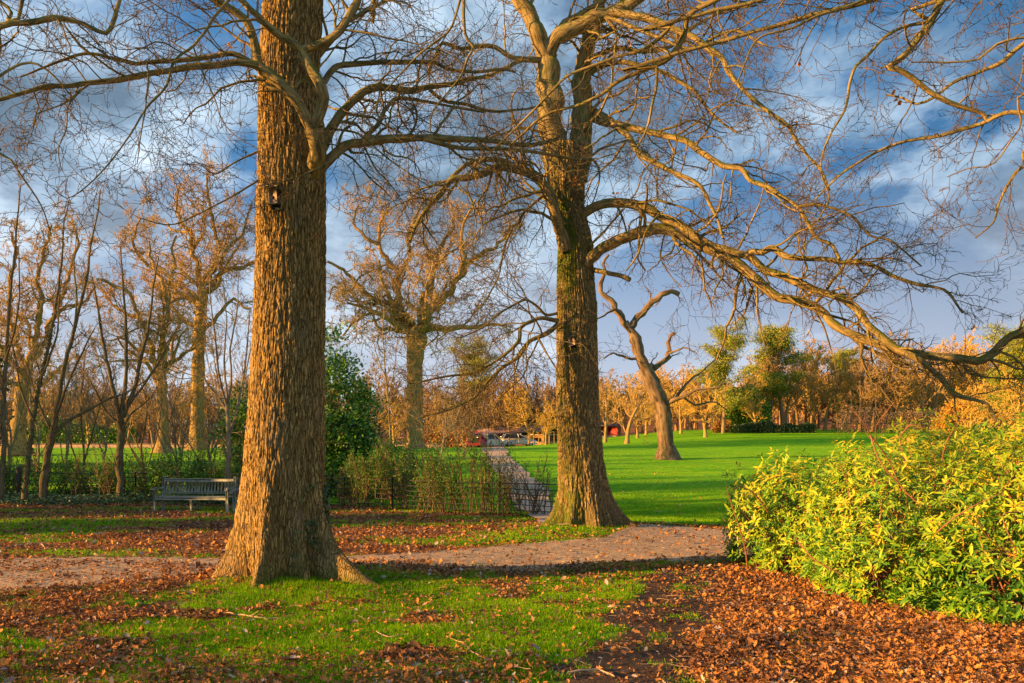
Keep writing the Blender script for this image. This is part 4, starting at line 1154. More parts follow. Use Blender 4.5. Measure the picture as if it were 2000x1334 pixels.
for i, (u, hh, leafn) in enumerate(SP + SP2):
    x = (u - 1000) / F * 23; y = float(FX(x)) + .35
    x = (u - 1000) / F * y
    rg = np.random.default_rng(1000 + i)
    g = float(gz(x, y)); ns = 13
    t = empty('hedge_sapling', (x, y, g), ('thin stemmed shrub behind the iron fence, %s in the row from the largest trunk' % ordn[i]) if i < len(SP) else ('twiggy shrub in the hedge behind the bench, %s counted from the wooden post' % ordn[i - len(SP)]), 'shrub', 'young hedge shrubs along the iron fence')
    S = np.array([x, y, g - .05]) + rg.normal(size=(ns, 3)) * (.16, .12, 0)
    D = rg.normal(size=(ns, 3)) * (.22, .2, 0) + (0, 0, 1)
    P, R = grow(S, D, rg.uniform(.7, 1.1, ns) * hh, np.full(ns, .015), 9, .06, (0, 0, .03), rg, .35)
    mb = MB().tubes(P, R, 4); mb.build('stems', M['dark_bark'], t)
    s, d, l, q = kids(P, R, np.full(ns, hh), 9, .25, 1, 38, .25, .6, rg, .005)
    P2, R2 = grow(s, d, l, q, 5, .12, (0, 0, .05), rg)
    MB().tubes(P2, np.maximum(R2, .0045), 3).build('crown', M['dark_bark'], t)
    nl = int(1500 * leafn) + 10
    k = rg.integers(0, len(P2), nl); j = rg.integers(1, 6, nl)
    pos = P2[k, j] + rg.normal(size=(nl, 3)) * .035
    Vv, ff, rn = scatter(*SMALL, pos, rg.normal(size=(nl, 3)), rg.normal(size=(nl, 3)) + (0, 0, .6), rg.uniform(.045, .075, nl), rg)
    mesh_obj('foliage', Vv, ff, M['sap_leaf'], t, attrs={'rnd': rn})

# iron estate fence
def iron_fence(label, x0, x1, h=.92, rails=6, step=1.35):
    xm = (x0 + x1) / 2
    t = empty('iron_fence', (xm, float(FX(xm)), float(gz(xm, FX(xm)))), label, 'fence')
    n = int((x1 - x0) / step)
    X = np.linspace(x0, x1, n + 1)
    for x in X:
        y = float(FX(x)); g = float(gz(x, y))
        MB().box((x, y, g + h / 2 - .05), (.035, .014, h + .12), bev=.003).build('post', M['iron'], t, False)
    for k in range(rails):
        z = .16 + (h - .2) * k / (rails - 1)
        xx = np.linspace(x0, x1, 60); yy = FX(xx)
        P = np.stack([xx, yy - .012, gz(xx, yy) + z + .012 * np.sin(xx * 1.7 + k)], 1)
        MB().tubes(P, np.full(60, .011 if k < rails - 1 else .014), 6).build('rail', M['iron'], t)


iron_fence('black iron estate fence with flat posts and thin rails running to the mossy oak', -6.6, 1.25)
iron_fence('rusty iron rail fence running through the bushes behind the bench', -17.0, -7.6)
for i, (u, v0, v1) in enumerate([(35, 893, 962)]):
    Y = 26.0; p = W(u, v0, Y); g = float(gz(p[0], Y))
    mb = MB(); mb.tubes(np.array([[p[0], Y, g - .1], [p[0] + .01, Y, g + .6], [p[0] + .03, Y, g + 1.05], [p[0] + .03, Y, g + 1.1]]), np.array([.085, .08, .075, .04]), 10, cap=True)
    t = empty('wooden_post', (p[0], Y, g), 'round topped dark wooden post in the brambles beside the field', 'post')
    mb.build('post_shaft', M['post'], t)


# ------------------------------------------------------------------ benches
def bench(loc, rz, width, label):
    t = empty('park_bench', loc, label, 'bench', 'weathered benches in front of the hedge')
    t['_w'] = (0, 0, 0)
    w = width / 2
    # seat: slats; back: top rail, lower rail, upright slats
    sm = MB()
    for k in range(5): sm.box((0, -.20 + k * .098, .43), (width - .1, .082, .024), bev=.005)
    sm.box((0, -.235, .385), (width - .08, .03, .07), bev=.004)
    sm.build('seat', M['bench'], t, False)
    bm = MB()
    bm.box((0, .262, .88), (width - .1, .045, .09), rx=-.12, bev=.01)
    bm.box((0, .232, .53), (width - .1, .035, .05), rx=-.12, bev=.006)
    n = 21
    for k in range(n):
        x = -w + .13 + (width - .26) * k / (n - 1)
        bm.box((x, .247, .70), (.042 if abs(k - n // 2) > 0 else .075, .016, .30), rx=-.12, bev=.003)
    bm.build('backrest', M['bench'], t, False)
    for sx in (-1, 1):
        MB().box((sx * (w - .035), -.22, .315), (.07, .07, .65), bev=.008).build('leg', M['bench'], t, False)
        MB().box((sx * (w - .035), .225, .22), (.07, .07, .46), bev=.008).box((sx * (w - .035), .26, .70), (.07, .06, .56), rx=-.12, bev=.008).build('leg', M['bench'], t, False)
        P = np.array([(sx * (w - .035), -.31, .63), (sx * (w - .035), -.27, .675), (sx * (w - .035), -.15, .675), (sx * (w - .035), .05, .655), (sx * (w - .035), .22, .67)])
        ar = MB()
        for a, b_ in zip(P[:-1], P[1:]):
            c_ = (a + b_) / 2; d = b_ - a
            ar.box(c_, (.085, np.linalg.norm(d) + .02, .035), rx=math.atan2(d[2], d[1]), bev=.006)
        ar.build('armrest', M['bench'], t, False)
    MB().box((0, -.215, .205), (.06, .06, .41), bev=.006).build('leg', M['bench'], t, False)
    MB().box((0, .225, .20), (.06, .06, .40), bev=.006).build('leg', M['bench'], t, False)
    t.location = loc; t.rotation_euler = (0, 0, rz)
    return t


bY = 22.4
b1 = bench(((380 - 1000) / F * bY, bY, float(gz(-9, bY)) - .01), radians(-5), 2.17, 'weathered grey green slatted bench standing clear in front of the hedge')
b2 = bench(((536 - 1000) / F * (bY + .1), bY + .1, float(gz(-7, bY)) - .01), radians(6), 2.17, 'second slatted bench mostly hidden behind the largest trunk')


# ------------------------------------------------------------------ nest / bat boxes
def nest_box(loc, rz, ry, w, h, d, label, lid):
    t = empty('bat_box', loc, label, 'bat box'); t['_w'] = (0, 0, 0)
    MB().box((0, -d / 2, h / 2), (w, .02, h), bev=.004).build('front_panel', M['box_face'], t, False)
    s = MB()
    for sx in (-1, 1): s.box((sx * (w / 2 + .007), 0, h / 2), (.014, d, h + .01), bev=.003)
    s.box((0, d / 2, h / 2 + .02), (w, .02, h + .16), bev=.003); s.box((0, 0, .012), (w, d - .03, .02))
    s.build('body', M['box_dark'], t, False)
    MB().box((0, -.02, h + .035), (w + .06, d + .07, .03), rx=.35, bev=.006).build('lid', lid, t, False)
    MB().tubes(np.array([(0, -d / 2 - .012, h * .38), (0, -d / 2 - .004, h * .38)]), np.array([w * .2, w * .2]), 14, cap=True).build('entrance_hole', M['hole'], t)
    t.location = loc; t.rotation_euler = (0, ry, rz)
    return t


p = W(539, 402, 10.25)
nest_box((p[0], 10.20, p[2]), radians(-4), radians(-5), .11, .20, .085, 'pinkish fronted box with a wooden lid, high on the largest trunk', M['box_roof'])
p = W(1119, 677, 17.12)
nest_box((p[0], 16.96, p[2]), radians(-16), radians(-13), .12, .19, .12, 'small tilted pale fronted box on the mossy oak trunk', M['box_dark'])

# ivy on the right root of the near oak
n = 2600
ang = rng.normal(radians(-14), .30, n); zz_ = rng.random(n) ** 1.5 * 1.35
rb = np.interp(zz_, zk, rk); cb = np.interp(zz_, zk, ck)
lob = .62 * np.exp(-((ang - radians(-28)) / .20) ** 2) * np.exp(-np.clip(zz_ - zk[0] - .25, 0, 9) / .28) + .40 * np.exp(-((ang - radians(25)) / .25) ** 2) * np.exp(-np.clip(zz_ - zk[0] - .25, 0, 9) / .35) + .16 * np.exp(-((ang - radians(-60)) / .22) ** 2) * np.exp(-np.clip(zz_ - zk[0] - .25, 0, 9) / .5)
rb = rb + lob + .03
keep = vn(ang * 6, zz_ * 5, 0, 4) > .36
nrl = np.stack([np.cos(ang), np.sin(ang), .25 + 0 * ang], 1)
pos = np.stack([cb + rb * np.cos(ang), Y1 + rb * np.sin(ang), zz_], 1)[keep]; nrl = nrl[keep]; n = len(pos)
Vv, ff, rn = scatter(*SMALL, pos, rng.normal(size=(n, 3)) + (0, 0, -.8), nrl + rng.normal(size=(n, 3)) * .35, rng.uniform(.035, .06, n), rng)
tag(mesh_obj('ivy_plant', Vv, ff, M['ivy'], attrs={'rnd': rn}), 'ivy climbing the shaded root of the largest trunk', 'ivy')

# ------------------------------------------------------------------ laurel / rhododendron thicket
EL = [(4.5, 12.2, .50, 1.2, 1.6, 1.08), (5.4, 10.4, .62, 1.6, 1.7, 1.15), (6.9, 9.4, .85, 1.8, 1.8, 1.35), (4.75, 9.7, .28, 1.0, 1.2, .66), (6.6, 12, .9, 2.0, 2.0, 1.15), (5.3, 8.75, .25, .9, .85, .62), (8.6, 10, .9, 2, 2.2, 1.3), (7.1, 8.2, .3, 1.4, .7, .8)]
rg = np.random.default_rng(77)
ths = empty('laurel_thicket', (5.5, 10.4, 0), 'wide sunlit thicket of glossy yellow green leaves beside the brown leaf litter', 'shrub')
pc = []; pn = []
for (cx, cy, cz, rx, ry, rz) in EL:
    n = int(950 * (rx * ry + rx * rz + ry * rz) / 1.8)
    d = nrm(rg.normal(size=(n, 3))); q = rg.uniform(.86, 1.0, n)
    q *= .80 + .40 * fbm(d[:, 0] * 3 + cx, d[:, 1] * 3, d[:, 2] * 3, 5)
    p_ = np.array([cx, cy, cz]) + d * q[:, None] * np.array([rx, ry, rz])
    ok = p_[:, 2] > .06
    for (ax, ay, az, bx, by, bz) in EL:
        if (ax, ay) != (cx, cy):
            ok &= (((p_ - np.array([ax, ay, az])) / np.array([bx, by, bz])) ** 2).sum(1) > .62
    pc.append(p_[ok]); pn.append(nrm(d / np.array([rx, ry, rz]))[ok])
# dim inner leaves as well
for (cx, cy, cz, rx, ry, rz) in EL:
    n = 260; d = nrm(rg.normal(size=(n, 3))); p_ = np.array([cx, cy, cz]) + d * rg.uniform(.5, .8, (n, 1)) * np.array([rx, ry, rz])
    ok = p_[:, 2] > .05; pc.append(p_[ok]); pn.append(d[ok])
pc = np.concatenate(pc); pn = np.concatenate(pn)
NW = len(pc)
ax = nrm(pn + (0, 0, .55) + rg.normal(size=(NW, 3)) * .35)
ax = nrm(ax + (-.25, -.25, .1))
out_ = (rg.random(NW) < .30) * rg.uniform(.02, .34, NW) * (pc[:, 2] > .35)
hole = fbm(pc[:, 0] * 2.4, pc[:, 1] * 2.4, pc[:, 2] * 2.4, 47) < .45
pc = np.where(hole[:, None], pc - nrm(ax) * .32, pc)
pc = pc + nrm(ax + (0, 0, 1.0)) * out_[:, None]; pc[:, 2] = np.maximum(pc[:, 2], .06)
pos = []; X = []; Zn = []; sz = []; rnv = []
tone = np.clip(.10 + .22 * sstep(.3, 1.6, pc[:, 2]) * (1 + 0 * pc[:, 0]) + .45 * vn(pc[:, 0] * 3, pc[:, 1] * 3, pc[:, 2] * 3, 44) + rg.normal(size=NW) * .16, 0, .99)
for j in range(8):
    a = j * 2 * pi / 8 + rg.uniform(-.3, .3, NW)
    u_ = nrm(np.cross(ax, np.array([0.3, .2, 1.0]))); w_ = np.cross(ax, u_)
    el = rg.uniform(-.25, 1.0, NW)[:, None]
    dirr = nrm(u_ * np.cos(a)[:, None] + w_ * np.sin(a)[:, None] + ax * el)
    keep = rg.random(NW) < .9
    pos.append((pc + ax * rg.uniform(-.06, .05, (NW, 1)))[keep]); X.append((dirr + (0, 0, -.1))[keep]); Zn.append((ax - dirr * (ax * dirr).sum(1, keepdims=True) + rg.normal(size=(NW, 3)) * .25)[keep])
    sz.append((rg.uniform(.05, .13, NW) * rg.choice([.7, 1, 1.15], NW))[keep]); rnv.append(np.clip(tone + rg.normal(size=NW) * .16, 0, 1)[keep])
pos, X, Zn, sz, rnv = map(np.concatenate, (pos, X, Zn, sz, rnv))
pos[:, 2] = np.maximum(pos[:, 2], .05)
Vv, ff, _ = scatter(*LAUREL, pos, X, Zn, np.stack([sz, sz * rg.uniform(.5, .85, len(sz)), sz], 1), rg)
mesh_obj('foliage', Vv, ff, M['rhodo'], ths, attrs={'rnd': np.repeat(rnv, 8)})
ns = 900
k = rg.integers(0, NW, ns)
foot = np.array([EL[i][:3] for i in rg.integers(0, len(EL), ns)]); foot[:, 2] = 0
e = pc[k]; near = np.argmin(((e[:, None, :2] - np.array(EL)[None, :, :2]) ** 2).sum(2), 1); foot = np.array(EL)[near][:, :3].copy(); foot[:, :2] += rg.normal(size=(ns, 2)) * .3; foot[:, 2] = 0
s = np.linspace(0, 1, 8)[None, :, None]
mid = foot * .35 + e * .65; mid[:, 2] = foot[:, 2] * .3 + e[:, 2] * .55
P = foot[:, None] * (1 - s) ** 2 + 2 * mid[:, None] * s * (1 - s) + e[:, None] * s ** 2 + rg.normal(size=(ns, 8, 3)) * .015
MB().tubes(P, np.linspace(.011, .004, 8)[None].repeat(ns, 0), 4).build('stems', M['rhodo_stem'], ths)
# bare whippy shoots poking out
for pts, Y in [([(1760, 960), (1740, 900), (1700, 850), (1690, 830), (1655, 790), (1648, 780)], 9.6), ([(1710, 860), (1712, 830), (1730, 805), (1745, 785)], 9.6), ([(1460, 1110), (1450, 1050), (1430, 985), (1420, 960)], 11.6), ([(1840, 900), (1850, 860), (1870, 830), (1885, 815)], 9.4),
               ([(1990, 1000), (1960, 1010), (1985, 1080), (1940, 1060), (1900, 1010)], 8.2), ([(1760, 850), (1780, 830), (1800, 835)], 9.4), ([(1500, 1000), (1470, 960), (1440, 950)], 11.3), ([(1700, 850), (1720, 900), (1760, 950), (1800, 990)], 9.2), ([(1560, 1060), (1600, 1100), (1660, 1130)], 9.0), ([(1830, 1040), (1880, 1000), (1960, 960)], 8.2)]:
    P_, R_, L_ = trace(pts, Y, Y - .3, 1.7, .8, .06, seed=int(pts[0][0]))
    sh = MB().tubes(P_, R_, 5)
    s_, d_, l_, q_ = kids(P_[None], R_[None], np.array([L_]), 7, .3, 1, 40, .25, .6, rg, .0025)
    a_, b_ = grow(s_, d_, l_, q_, 5, .15, (0, 0, .03), rg); sh.tubes(a_, np.maximum(b_, .002), 3)
    sh.build('shoot', M['rhodo_stem'], ths)
# ------------------------------------------------------------------ far side of the field
def pine(name, seed, h, label, cat='tree'):
    rg = np.random.default_rng(seed); t = empty(name, (0, 0, 0), label, cat)
    P, R = grow(np.array([[0, 0, -.3]]), np.array([[0.02, 0, 1.]]), np.array([h]), np.array([.28]), 12, .03, (0, 0, .05), rg, .25)
    mb = MB().tubes(P, R, 10)
    S, D, L, Rk = kids(P, R, np.array([h]), 30, .25, .98, 74, .33, .35, rg)
    P1, R1 = grow(S, D, L, Rk, 7, .12, (0, 0, .05), rg, .3); mb.tubes(P1, R1, 5)
    mb.build('trunk', M['wood_far2'], t)
    n = 26000
    k = rg.integers(0, len(P1), n); j = np.minimum(2 + (rg.random(n) * 6).astype(int), 7)
    c = P1[k, j] + rg.normal(size=(n, 3)) * np.array([.55, .55, .16])
    Vv, ff, rn = scatter(*SMALL, c, rg.normal(size=(n, 3)) + (0, 0, .5), rg.normal(size=(n, 3)), np.stack([rg.uniform(.22, .42, n), np.full(n, .12), np.full(n, .2)], 1), rg)
    mesh_obj('needles', Vv, ff, M['pine'], t, attrs={'rnd': rn})
    return t


def place(o, u, Y, rz=0.0, s=1.0, label=None, v=None):
    x = (u - 1000) / F * Y
    o.location = (x, Y, float(gz(x, Y))); o.rotation_euler = (0, 0, rz); o.scale = (s, s, s) if not isinstance(s, tuple) else s
    if label: o['label'] = label
    return o


pn1 = pine('pine_tree', 21, 13.5, 'x'); place(pn1, 1412, 92, .4, .88, 'broad sunlit yellow green pine at the near end of the far wood')
pn2 = pine('pine_tree', 22, 12.5, 'x'); place(pn2, 1530, 98, 1.9, (1.15, 1.15, 1.02), 'darker green pine rising in the middle of the far wood')
c_ = copy_tree(pn2, (0, 0, 0), 0, 1, 'x'); place(c_, 1655, 112, .3, .9, 'small pointed pine poking above the wood edge beyond the lawn')
c_ = copy_tree(pn1, (0, 0, 0), 0, 1, 'x'); place(c_, 930, 118, 2.2, (1.1, 1.1, 1.12), 'green topped pine behind the parked cars')
c_ = copy_tree(pn1, (0, 0, 0), 0, 1, 'x'); place(c_, 1990, 70, 1.2, .74, 'green conifer at the lawn end behind the drooping bough')

KW = dict(h=11, spread=.40, r=.22, nl=13, up=.10, wig=.2, rmin=.028, ang=42, lv=((7, 45, .5, .55, 6), (6, 44, .5, .6, 5), (4, 42, .55, .7, 3)), t_split=.18)
PW = []
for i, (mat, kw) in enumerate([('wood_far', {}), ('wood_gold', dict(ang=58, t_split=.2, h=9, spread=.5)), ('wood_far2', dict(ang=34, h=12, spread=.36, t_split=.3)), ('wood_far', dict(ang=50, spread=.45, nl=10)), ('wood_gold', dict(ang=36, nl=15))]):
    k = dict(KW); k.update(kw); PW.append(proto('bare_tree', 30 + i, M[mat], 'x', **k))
used_p = [False] * 5


def wood_tree(kind, u, Y, s, label, rz):
    if not used_p[kind]:
        used_p[kind] = True; o = PW[kind]
    else: o = copy_tree(PW[kind], (0, 0, 0), 0, 1, label)
    return place(o, u, Y, rz, s, label)


# single trees on and around the field
wood_tree(1, 1038, 101, (1.5, 1.5, 1.0), 'broad golden crowned tree behind the parked cars', .3)
wood_tree(3, 1224, 76, (.95, .95, .80), 'pale stout lawn tree between the mossy and stag headed oaks', 1.1)
wood_tree(0, 1245, 92, .75, 'pale leaning tree just behind the stout one between the two lawn oaks', 2.0)
wood_tree(1, 1262, 100, .75, 'thin young tree beside the trunk of the stag headed oak', 2.6)
wood_tree(4, 1330, 96, .75, 'small golden tree just past the stag headed oak', .6)
wood_tree(1, 1378, 84, (.85, .85, .80), 'slim pale stemmed lawn tree in front of the broad pine', 1.5)
wood_tree(3, 1182, 84, .8, 'small tree by the red and white cabin, beside the mossy oak trunk', 2.5)
wood_tree(1, 1066, 92, (.6, .6, .62), 'small pale tree by the end of the paling fence', 2.9)
wood_tree(0, 955, 112, .9, 'pale trunked tree directly behind the red car', .9)
wood_tree(3, 893, 110, .8, 'tree with a stout yellow lit trunk above the beech hedge', 3.4)
wood_tree(2, 1003, 114, .8, 'brown tree above the white car', 4.2)
wood_tree(4, 1290, 106, .9, 'golden tree with fanned twigs right behind the stag headed oak', 5.2)
wood_tree(2, 700, 80, .8, 'brownish tree seen through the twigs beside the tall evergreen', .2)
wood_tree(0, 860, 98, .72, 'low orange tree behind the burred oak on its path side', 1.7)
wood_tree(1, 770, 92, .8, 'golden tree just behind the burred oak on its evergreen side', 2.4)

rgw = np.random.default_rng(5)
side = ['first', 'second', 'third', 'fourth', 'fifth', 'sixth', 'seventh', 'eighth', 'ninth', 'tenth', 'eleventh', 'twelfth', 'thirteenth', 'fourteenth', 'fifteenth', 'sixteenth', 'seventeenth', 'eighteenth', 'nineteenth', 'twentieth', 'twenty-first', 'twenty-second', 'twenty-third', 'twenty-fourth']
us = np.linspace(1450, 2040, 22)
kn = {0: 'orange brown', 1: 'golden', 2: 'dull brown', 3: 'orange brown', 4: 'golden'}
hgt = lambda u: np.interp(u, [1430, 1560, 1650, 1750, 1850, 1950, 2050], [.95, 1.12, 1.12, 1.12, 1.15, 1.2, 1.25])
for i, u in enumerate(us):
    k = int(rgw.choice([0, 1, 2, 3, 4], p=[.3, .12, .25, .2, .13]))
    wood_tree(k, u + rgw.uniform(-8, 8), rgw.uniform(93, 105), float(hgt(u)) * rgw.uniform(.82, 1.08), '%s bare tree at the wood edge beyond the lawn, %s from the pines' % (kn[k], side[i]), rgw.uniform(0, 6))
for i, u in enumerate(np.linspace(70, 640, 13)):
    k = int(rgw.choice([0, 2, 3, 2, 2]))
    wood_tree(k, u + rgw.uniform(-12, 12), rgw.uniform(92, 104), rgw.uniform(.78, 1.0), '%s bare tree in the wood behind the bench, %s from the left' % (kn[k], side[i]), rgw.uniform(0, 6))
wood_tree(4, 1900, 60, (.62, .62, .5), 'bright golden bushy tree at the lawn edge above the laurel thicket', 1)
wood_tree(1, 1975, 48, (.62, .62, .62), 'orange yellow tree at the outer edge of the lawn', 2.2)

# the wood behind, one mass
def wood_mass(label, regions, seed, mat, n_tr=14):
    rg = np.random.default_rng(seed)
    kw = dict(KW); kw.update(rmin=.045, lv=((6, 45, .5, .55, 5), (6, 44, .5, .6, 4), (3, 42, .6, .7, 2)), nl=11)
    big = MB()
    arrs = [tree_arrays(seed + q, **kw) for q in range(3)]
    for (u0, u1, Ya, Yb, sa, n) in regions:
        for i in range(n):
            u = u0 + (u1 - u0) * (i + rg.random()) / n; Y = rg.uniform(Ya, Yb); x = (u - 1000) / F * Y; g = float(gz(x, Y))
            a = rg.uniform(0, 6.28); c, s = math.cos(a), math.sin(a); sc_ = sa * rg.uniform(.8, 1.15) if not callable(sa) else sa(u) * rg.uniform(.8, 1.12)
            for mbx in arrs[i % 3]:
                V = np.concatenate(mbx.V) * sc_; V = np.stack([V[:, 0] * c - V[:, 1] * s + x, V[:, 0] * s + V[:, 1] * c + Y, V[:, 2] + g], 1)
                big.raw(V, [np.concatenate(f) for f in mbx.F.values()], bk=np.concatenate(mbx.A['bk']), rad=np.concatenate(mbx.A['rad']))
    tag(big.build('distant_wood', mat), label, 'wood', kind='stuff')


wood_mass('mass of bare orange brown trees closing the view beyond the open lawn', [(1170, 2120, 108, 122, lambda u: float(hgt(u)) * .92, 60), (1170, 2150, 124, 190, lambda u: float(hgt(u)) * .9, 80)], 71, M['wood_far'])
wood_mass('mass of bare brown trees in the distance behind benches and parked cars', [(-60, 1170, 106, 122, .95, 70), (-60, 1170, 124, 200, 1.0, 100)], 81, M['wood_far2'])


# dark understorey and hedges
def hedge(name, label, u0, u1, Y, h, d, mat, n, ls, seed, cat='hedge', irr=.3):
    rg = np.random.default_rng(seed); x0, x1 = (u0 - 1000) / F * Y, (u1 - 1000) / F * Y; xm = (x0 + x1) / 2
    t = empty(name, (xm, Y, float(gz(xm, Y))), label, cat)
    x = rg.uniform(x0, x1, n); y = Y + rg.uniform(-d / 2, d / 2, n); top = h * (1 - irr + 2 * irr * vn(x * .9, 0, 0, seed))
    z = gz(x, y) + top * rg.random(n) ** .7
    Vv, ff, rn = scatter(*SMALL, np.stack([x, y, z], 1), rg.normal(size=(n, 3)), rg.normal(size=(n, 3)) + (0, -.5, .5), rg.uniform(.7, 1.2, n) * ls, rg)
    mesh_obj('foliage', Vv, ff, mat, t, attrs={'rnd': rn})
    ns = int((x1 - x0) * 2.5) + 4
    S = np.stack([rg.uniform(x0, x1, ns), np.full(ns, float(Y)), np.zeros(ns)], 1); S[:, 2] = gz(S[:, 0], S[:, 1]) - .1
    P, R = grow(S, np.tile([0, 0, 1.], (ns, 1)) + rg.normal(size=(ns, 3)) * .3, np.full(ns, h * .9), np.full(ns, .04), 6, .15, (0, 0, .05), rg)
    MB().tubes(P, R, 4).build('stems', M['wood_far2'], t)
    return t


hedge('beech_hedge', 'orange leaved hedge at the field edge beside the red car', 820, 916, 90, 1.75, 1.6, M['beech'], 9000, .22, 41)
hedge('evergreen_hedge', 'low dark evergreen hedge in front of the pines at the lawn edge', 1425, 1590, 93, 1.0, 2.0, M['yew'], 11000, .22, 42)
hedge('evergreen_bush', 'dark evergreen mass under the pines', 1415, 1500, 97, 4.5, 3.0, M['holly'], 12000, .28, 43, 'bush')
hedge('evergreen_hedge', 'dark evergreen undergrowth behind the long brown roof', 985, 1090, 116, 4.2, 3, M['holly'], 9000, .3, 44)
hedge('evergreen_hedge', 'dark evergreen undergrowth along the wall behind the field, beside the leaning tree', 40, 260, 100, 3.2, 3, M['holly'], 12000, .3, 45)
hedge('bramble_bank', 'purplish brown brambles under the front row of the wood, above the laurel thicket', 1630, 1900, 92, 2.6, 2.5, plain('bramble_brown', (.15, .11, .07)), 6000, .2, 46, 'brambles')
hedge('gold_bush', 'glowing golden leaved bush at the end of the lawn', 1830, 1905, 66, 3.1, 2.4, M['gold_leaf'], 9000, .2, 47, 'bush')
hedge('beech_hedge', 'small orange leaved hedge at the end of the evergreen hedge', 1392, 1424, 94, 1.3, 1.2, M['beech'], 2600, .2, 48)

# unseen evergreen screen, added outside the frame to shade bench, hedge and lawn
for i, (sx, sy, r1_, r2_, hh) in enumerate([(-21.5, 14.6, 1.2, 1.2, 4.6), (-22, 19.6, 1.3, 1.4, 5.2), (-23, 25.4, 1.4, 1.6, 6.0), (-25, 31.0, 1.5, 1.6, 7.2), (-27, 34.5, 1.6, 2.2, 8.2), (-29, 41, 1.7, 2.6, 8.6)]):
    leafy('shade_yew', 'tall dark evergreen of the screen on the sunny side, %s from the path' % side[i], 'tree', (sx, sy, hh / 2), (r1_, r2_, hh * .55), 5200, M['yew'], .30, 950 + i, clump=(90, .75), shell=.2)

# buildings and walls beyond the field
def rbox(name, mat, t, c, s, rz=0): return MB().box(c, s, rz=rz, bev=.02).build(name, mat, t, False)


def shed(u0, u1, Y, h, d, label, wall, roof, rh=.5, extra=None, rise=0.0):
    x0, x1 = (u0 - 1000) / F * Y, (u1 - 1000) / F * Y; xm = (x0 + x1) / 2; g = float(gz(xm, Y)) - .1
    t = empty('long_shed', (xm, Y, g), label, 'shed')
    rbox('wall', M[wall], t, (xm, Y + d / 2, g + h / 2), (x1 - x0, d, h))
    V = []; o_ = .35
    for x, e in ((x0 - o_, 0), (x1 + o_, rise)):
        V += [(x, Y - o_, g + h + .003 + e), (x, Y + d / 2, g + h + rh + e), (x, Y + d + o_, g + h + .003 + e), (x, Y - o_, g + h + .12 + e), (x, Y + d / 2, g + h + rh + .12 + e), (x, Y + d + o_, g + h + .12 + e)]
    q = [(0, 1, 7, 6), (1, 2, 8, 7), (3, 9, 10, 4), (4, 10, 11, 5), (0, 6, 9, 3), (2, 5, 11, 8), (0, 3, 4, 1), (1, 4, 5, 2), (6, 7, 10, 9), (7, 8, 11, 10)]
    mesh_obj('roof', np.array(V), [np.array(q)], M[roof], t, False)
    for k in range(5):
        xx = x0 + (x1 - x0) * (k + .5) / 5
        if k % 2 == 0: rbox('window', M['glass'], t, (xx, Y - .02, g + h * .6), ((x1 - x0) * .1, .06, h * .35))
    rbox('door', M['post'], t, (x0 + (x1 - x0) * .32, Y - .02, g + h * .42), (.9, .06, h * .8))
    return t


shed(925, 1062, 106, 1.7, 5, 'long low timber shed with a brown roof behind the parked cars', 'timber', 'roof', .75, rise=.45)
t = shed(1150, 1204, 108, 1.7, 4, 'low pale cabin with a red panelled front beside the mossy oak trunk', 'wall_white', 'roof', .5)
x = (1192 - 1000) / F * 108; rbox('red_panel', M['red_paint'], t, (x, 107.93, float(gz(x, 108)) + .85), (1.9, .08, 1.1))
# low brown wall along the back of the field
xa, xb = (60 - 1000) / F * 88, (860 - 1000) / F * 88
t = empty('low_wall', ((xa + xb) / 2, 88, float(gz(-20, 88))), 'long low brown wall closing the field behind the benches', 'wall')
xx = np.linspace(xa, xb, 80); gg = gz(xx, 88.0)
def strip(name, y0, y1, z0, z1, mat):
    V = np.concatenate([np.stack([xx, 0 * xx + y, gg + z], 1) for y, z in ((y0, z0), (y1, z0), (y1, z1), (y0, z1))]); n = len(xx); i = np.arange(n - 1)
    Q = np.concatenate([np.stack([k * n + i, k * n + i + 1, ((k + 1) % 4) * n + i + 1, ((k + 1) % 4) * n + i], 1) for k in range(4)] + [np.array([[0, n, 2 * n, 3 * n], [4 * n - 1, 3 * n - 1, 2 * n - 1, n - 1]])])
    mesh_obj(name, V, [Q], mat, t, False)
strip('wall', 87.8, 88.2, -.2, .44, M['dry_stone'])
strip('coping', 87.75, 88.25, .443, .52, M['roof'])


# paling fence beside the cars
def pale_fence(u0, u1, Y, h, label, step=.42):
    x0, x1 = (u0 - 1000) / F * Y, (u1 - 1000) / F * Y; xm = (x0 + x1) / 2
    t = empty('wooden_fence', (xm, Y, float(gz(xm, Y))), label, 'fence')
    n = int((x1 - x0) / step)
    rl = MB()
    for z in (.35, h - .25): rl.box((xm, Y + .05, float(gz(xm, Y)) + z), (x1 - x0, .05, .1))
    for k in range(n + 1):
        x = x0 + (x1 - x0) * k / n
        hh = h * (1.12 if k % 4 == 0 else 1)
        MB().box((x, Y, float(gz(x, Y)) + hh / 2), (.12 if k % 4 == 0 else .07, .05, hh), rz=.02, bev=.01).build('paling', M['fence_wood'], t, False)
    rl.build('rail', M['fence_wood'], t, False)


pale_fence(1032, 1092, 94, 1.5, 'sunlit upright paling fence beside the silver car', .55)
pale_fence(975, 1031, 92.5, 1.15, 'open rail fence in front of the silver car', 1.1)


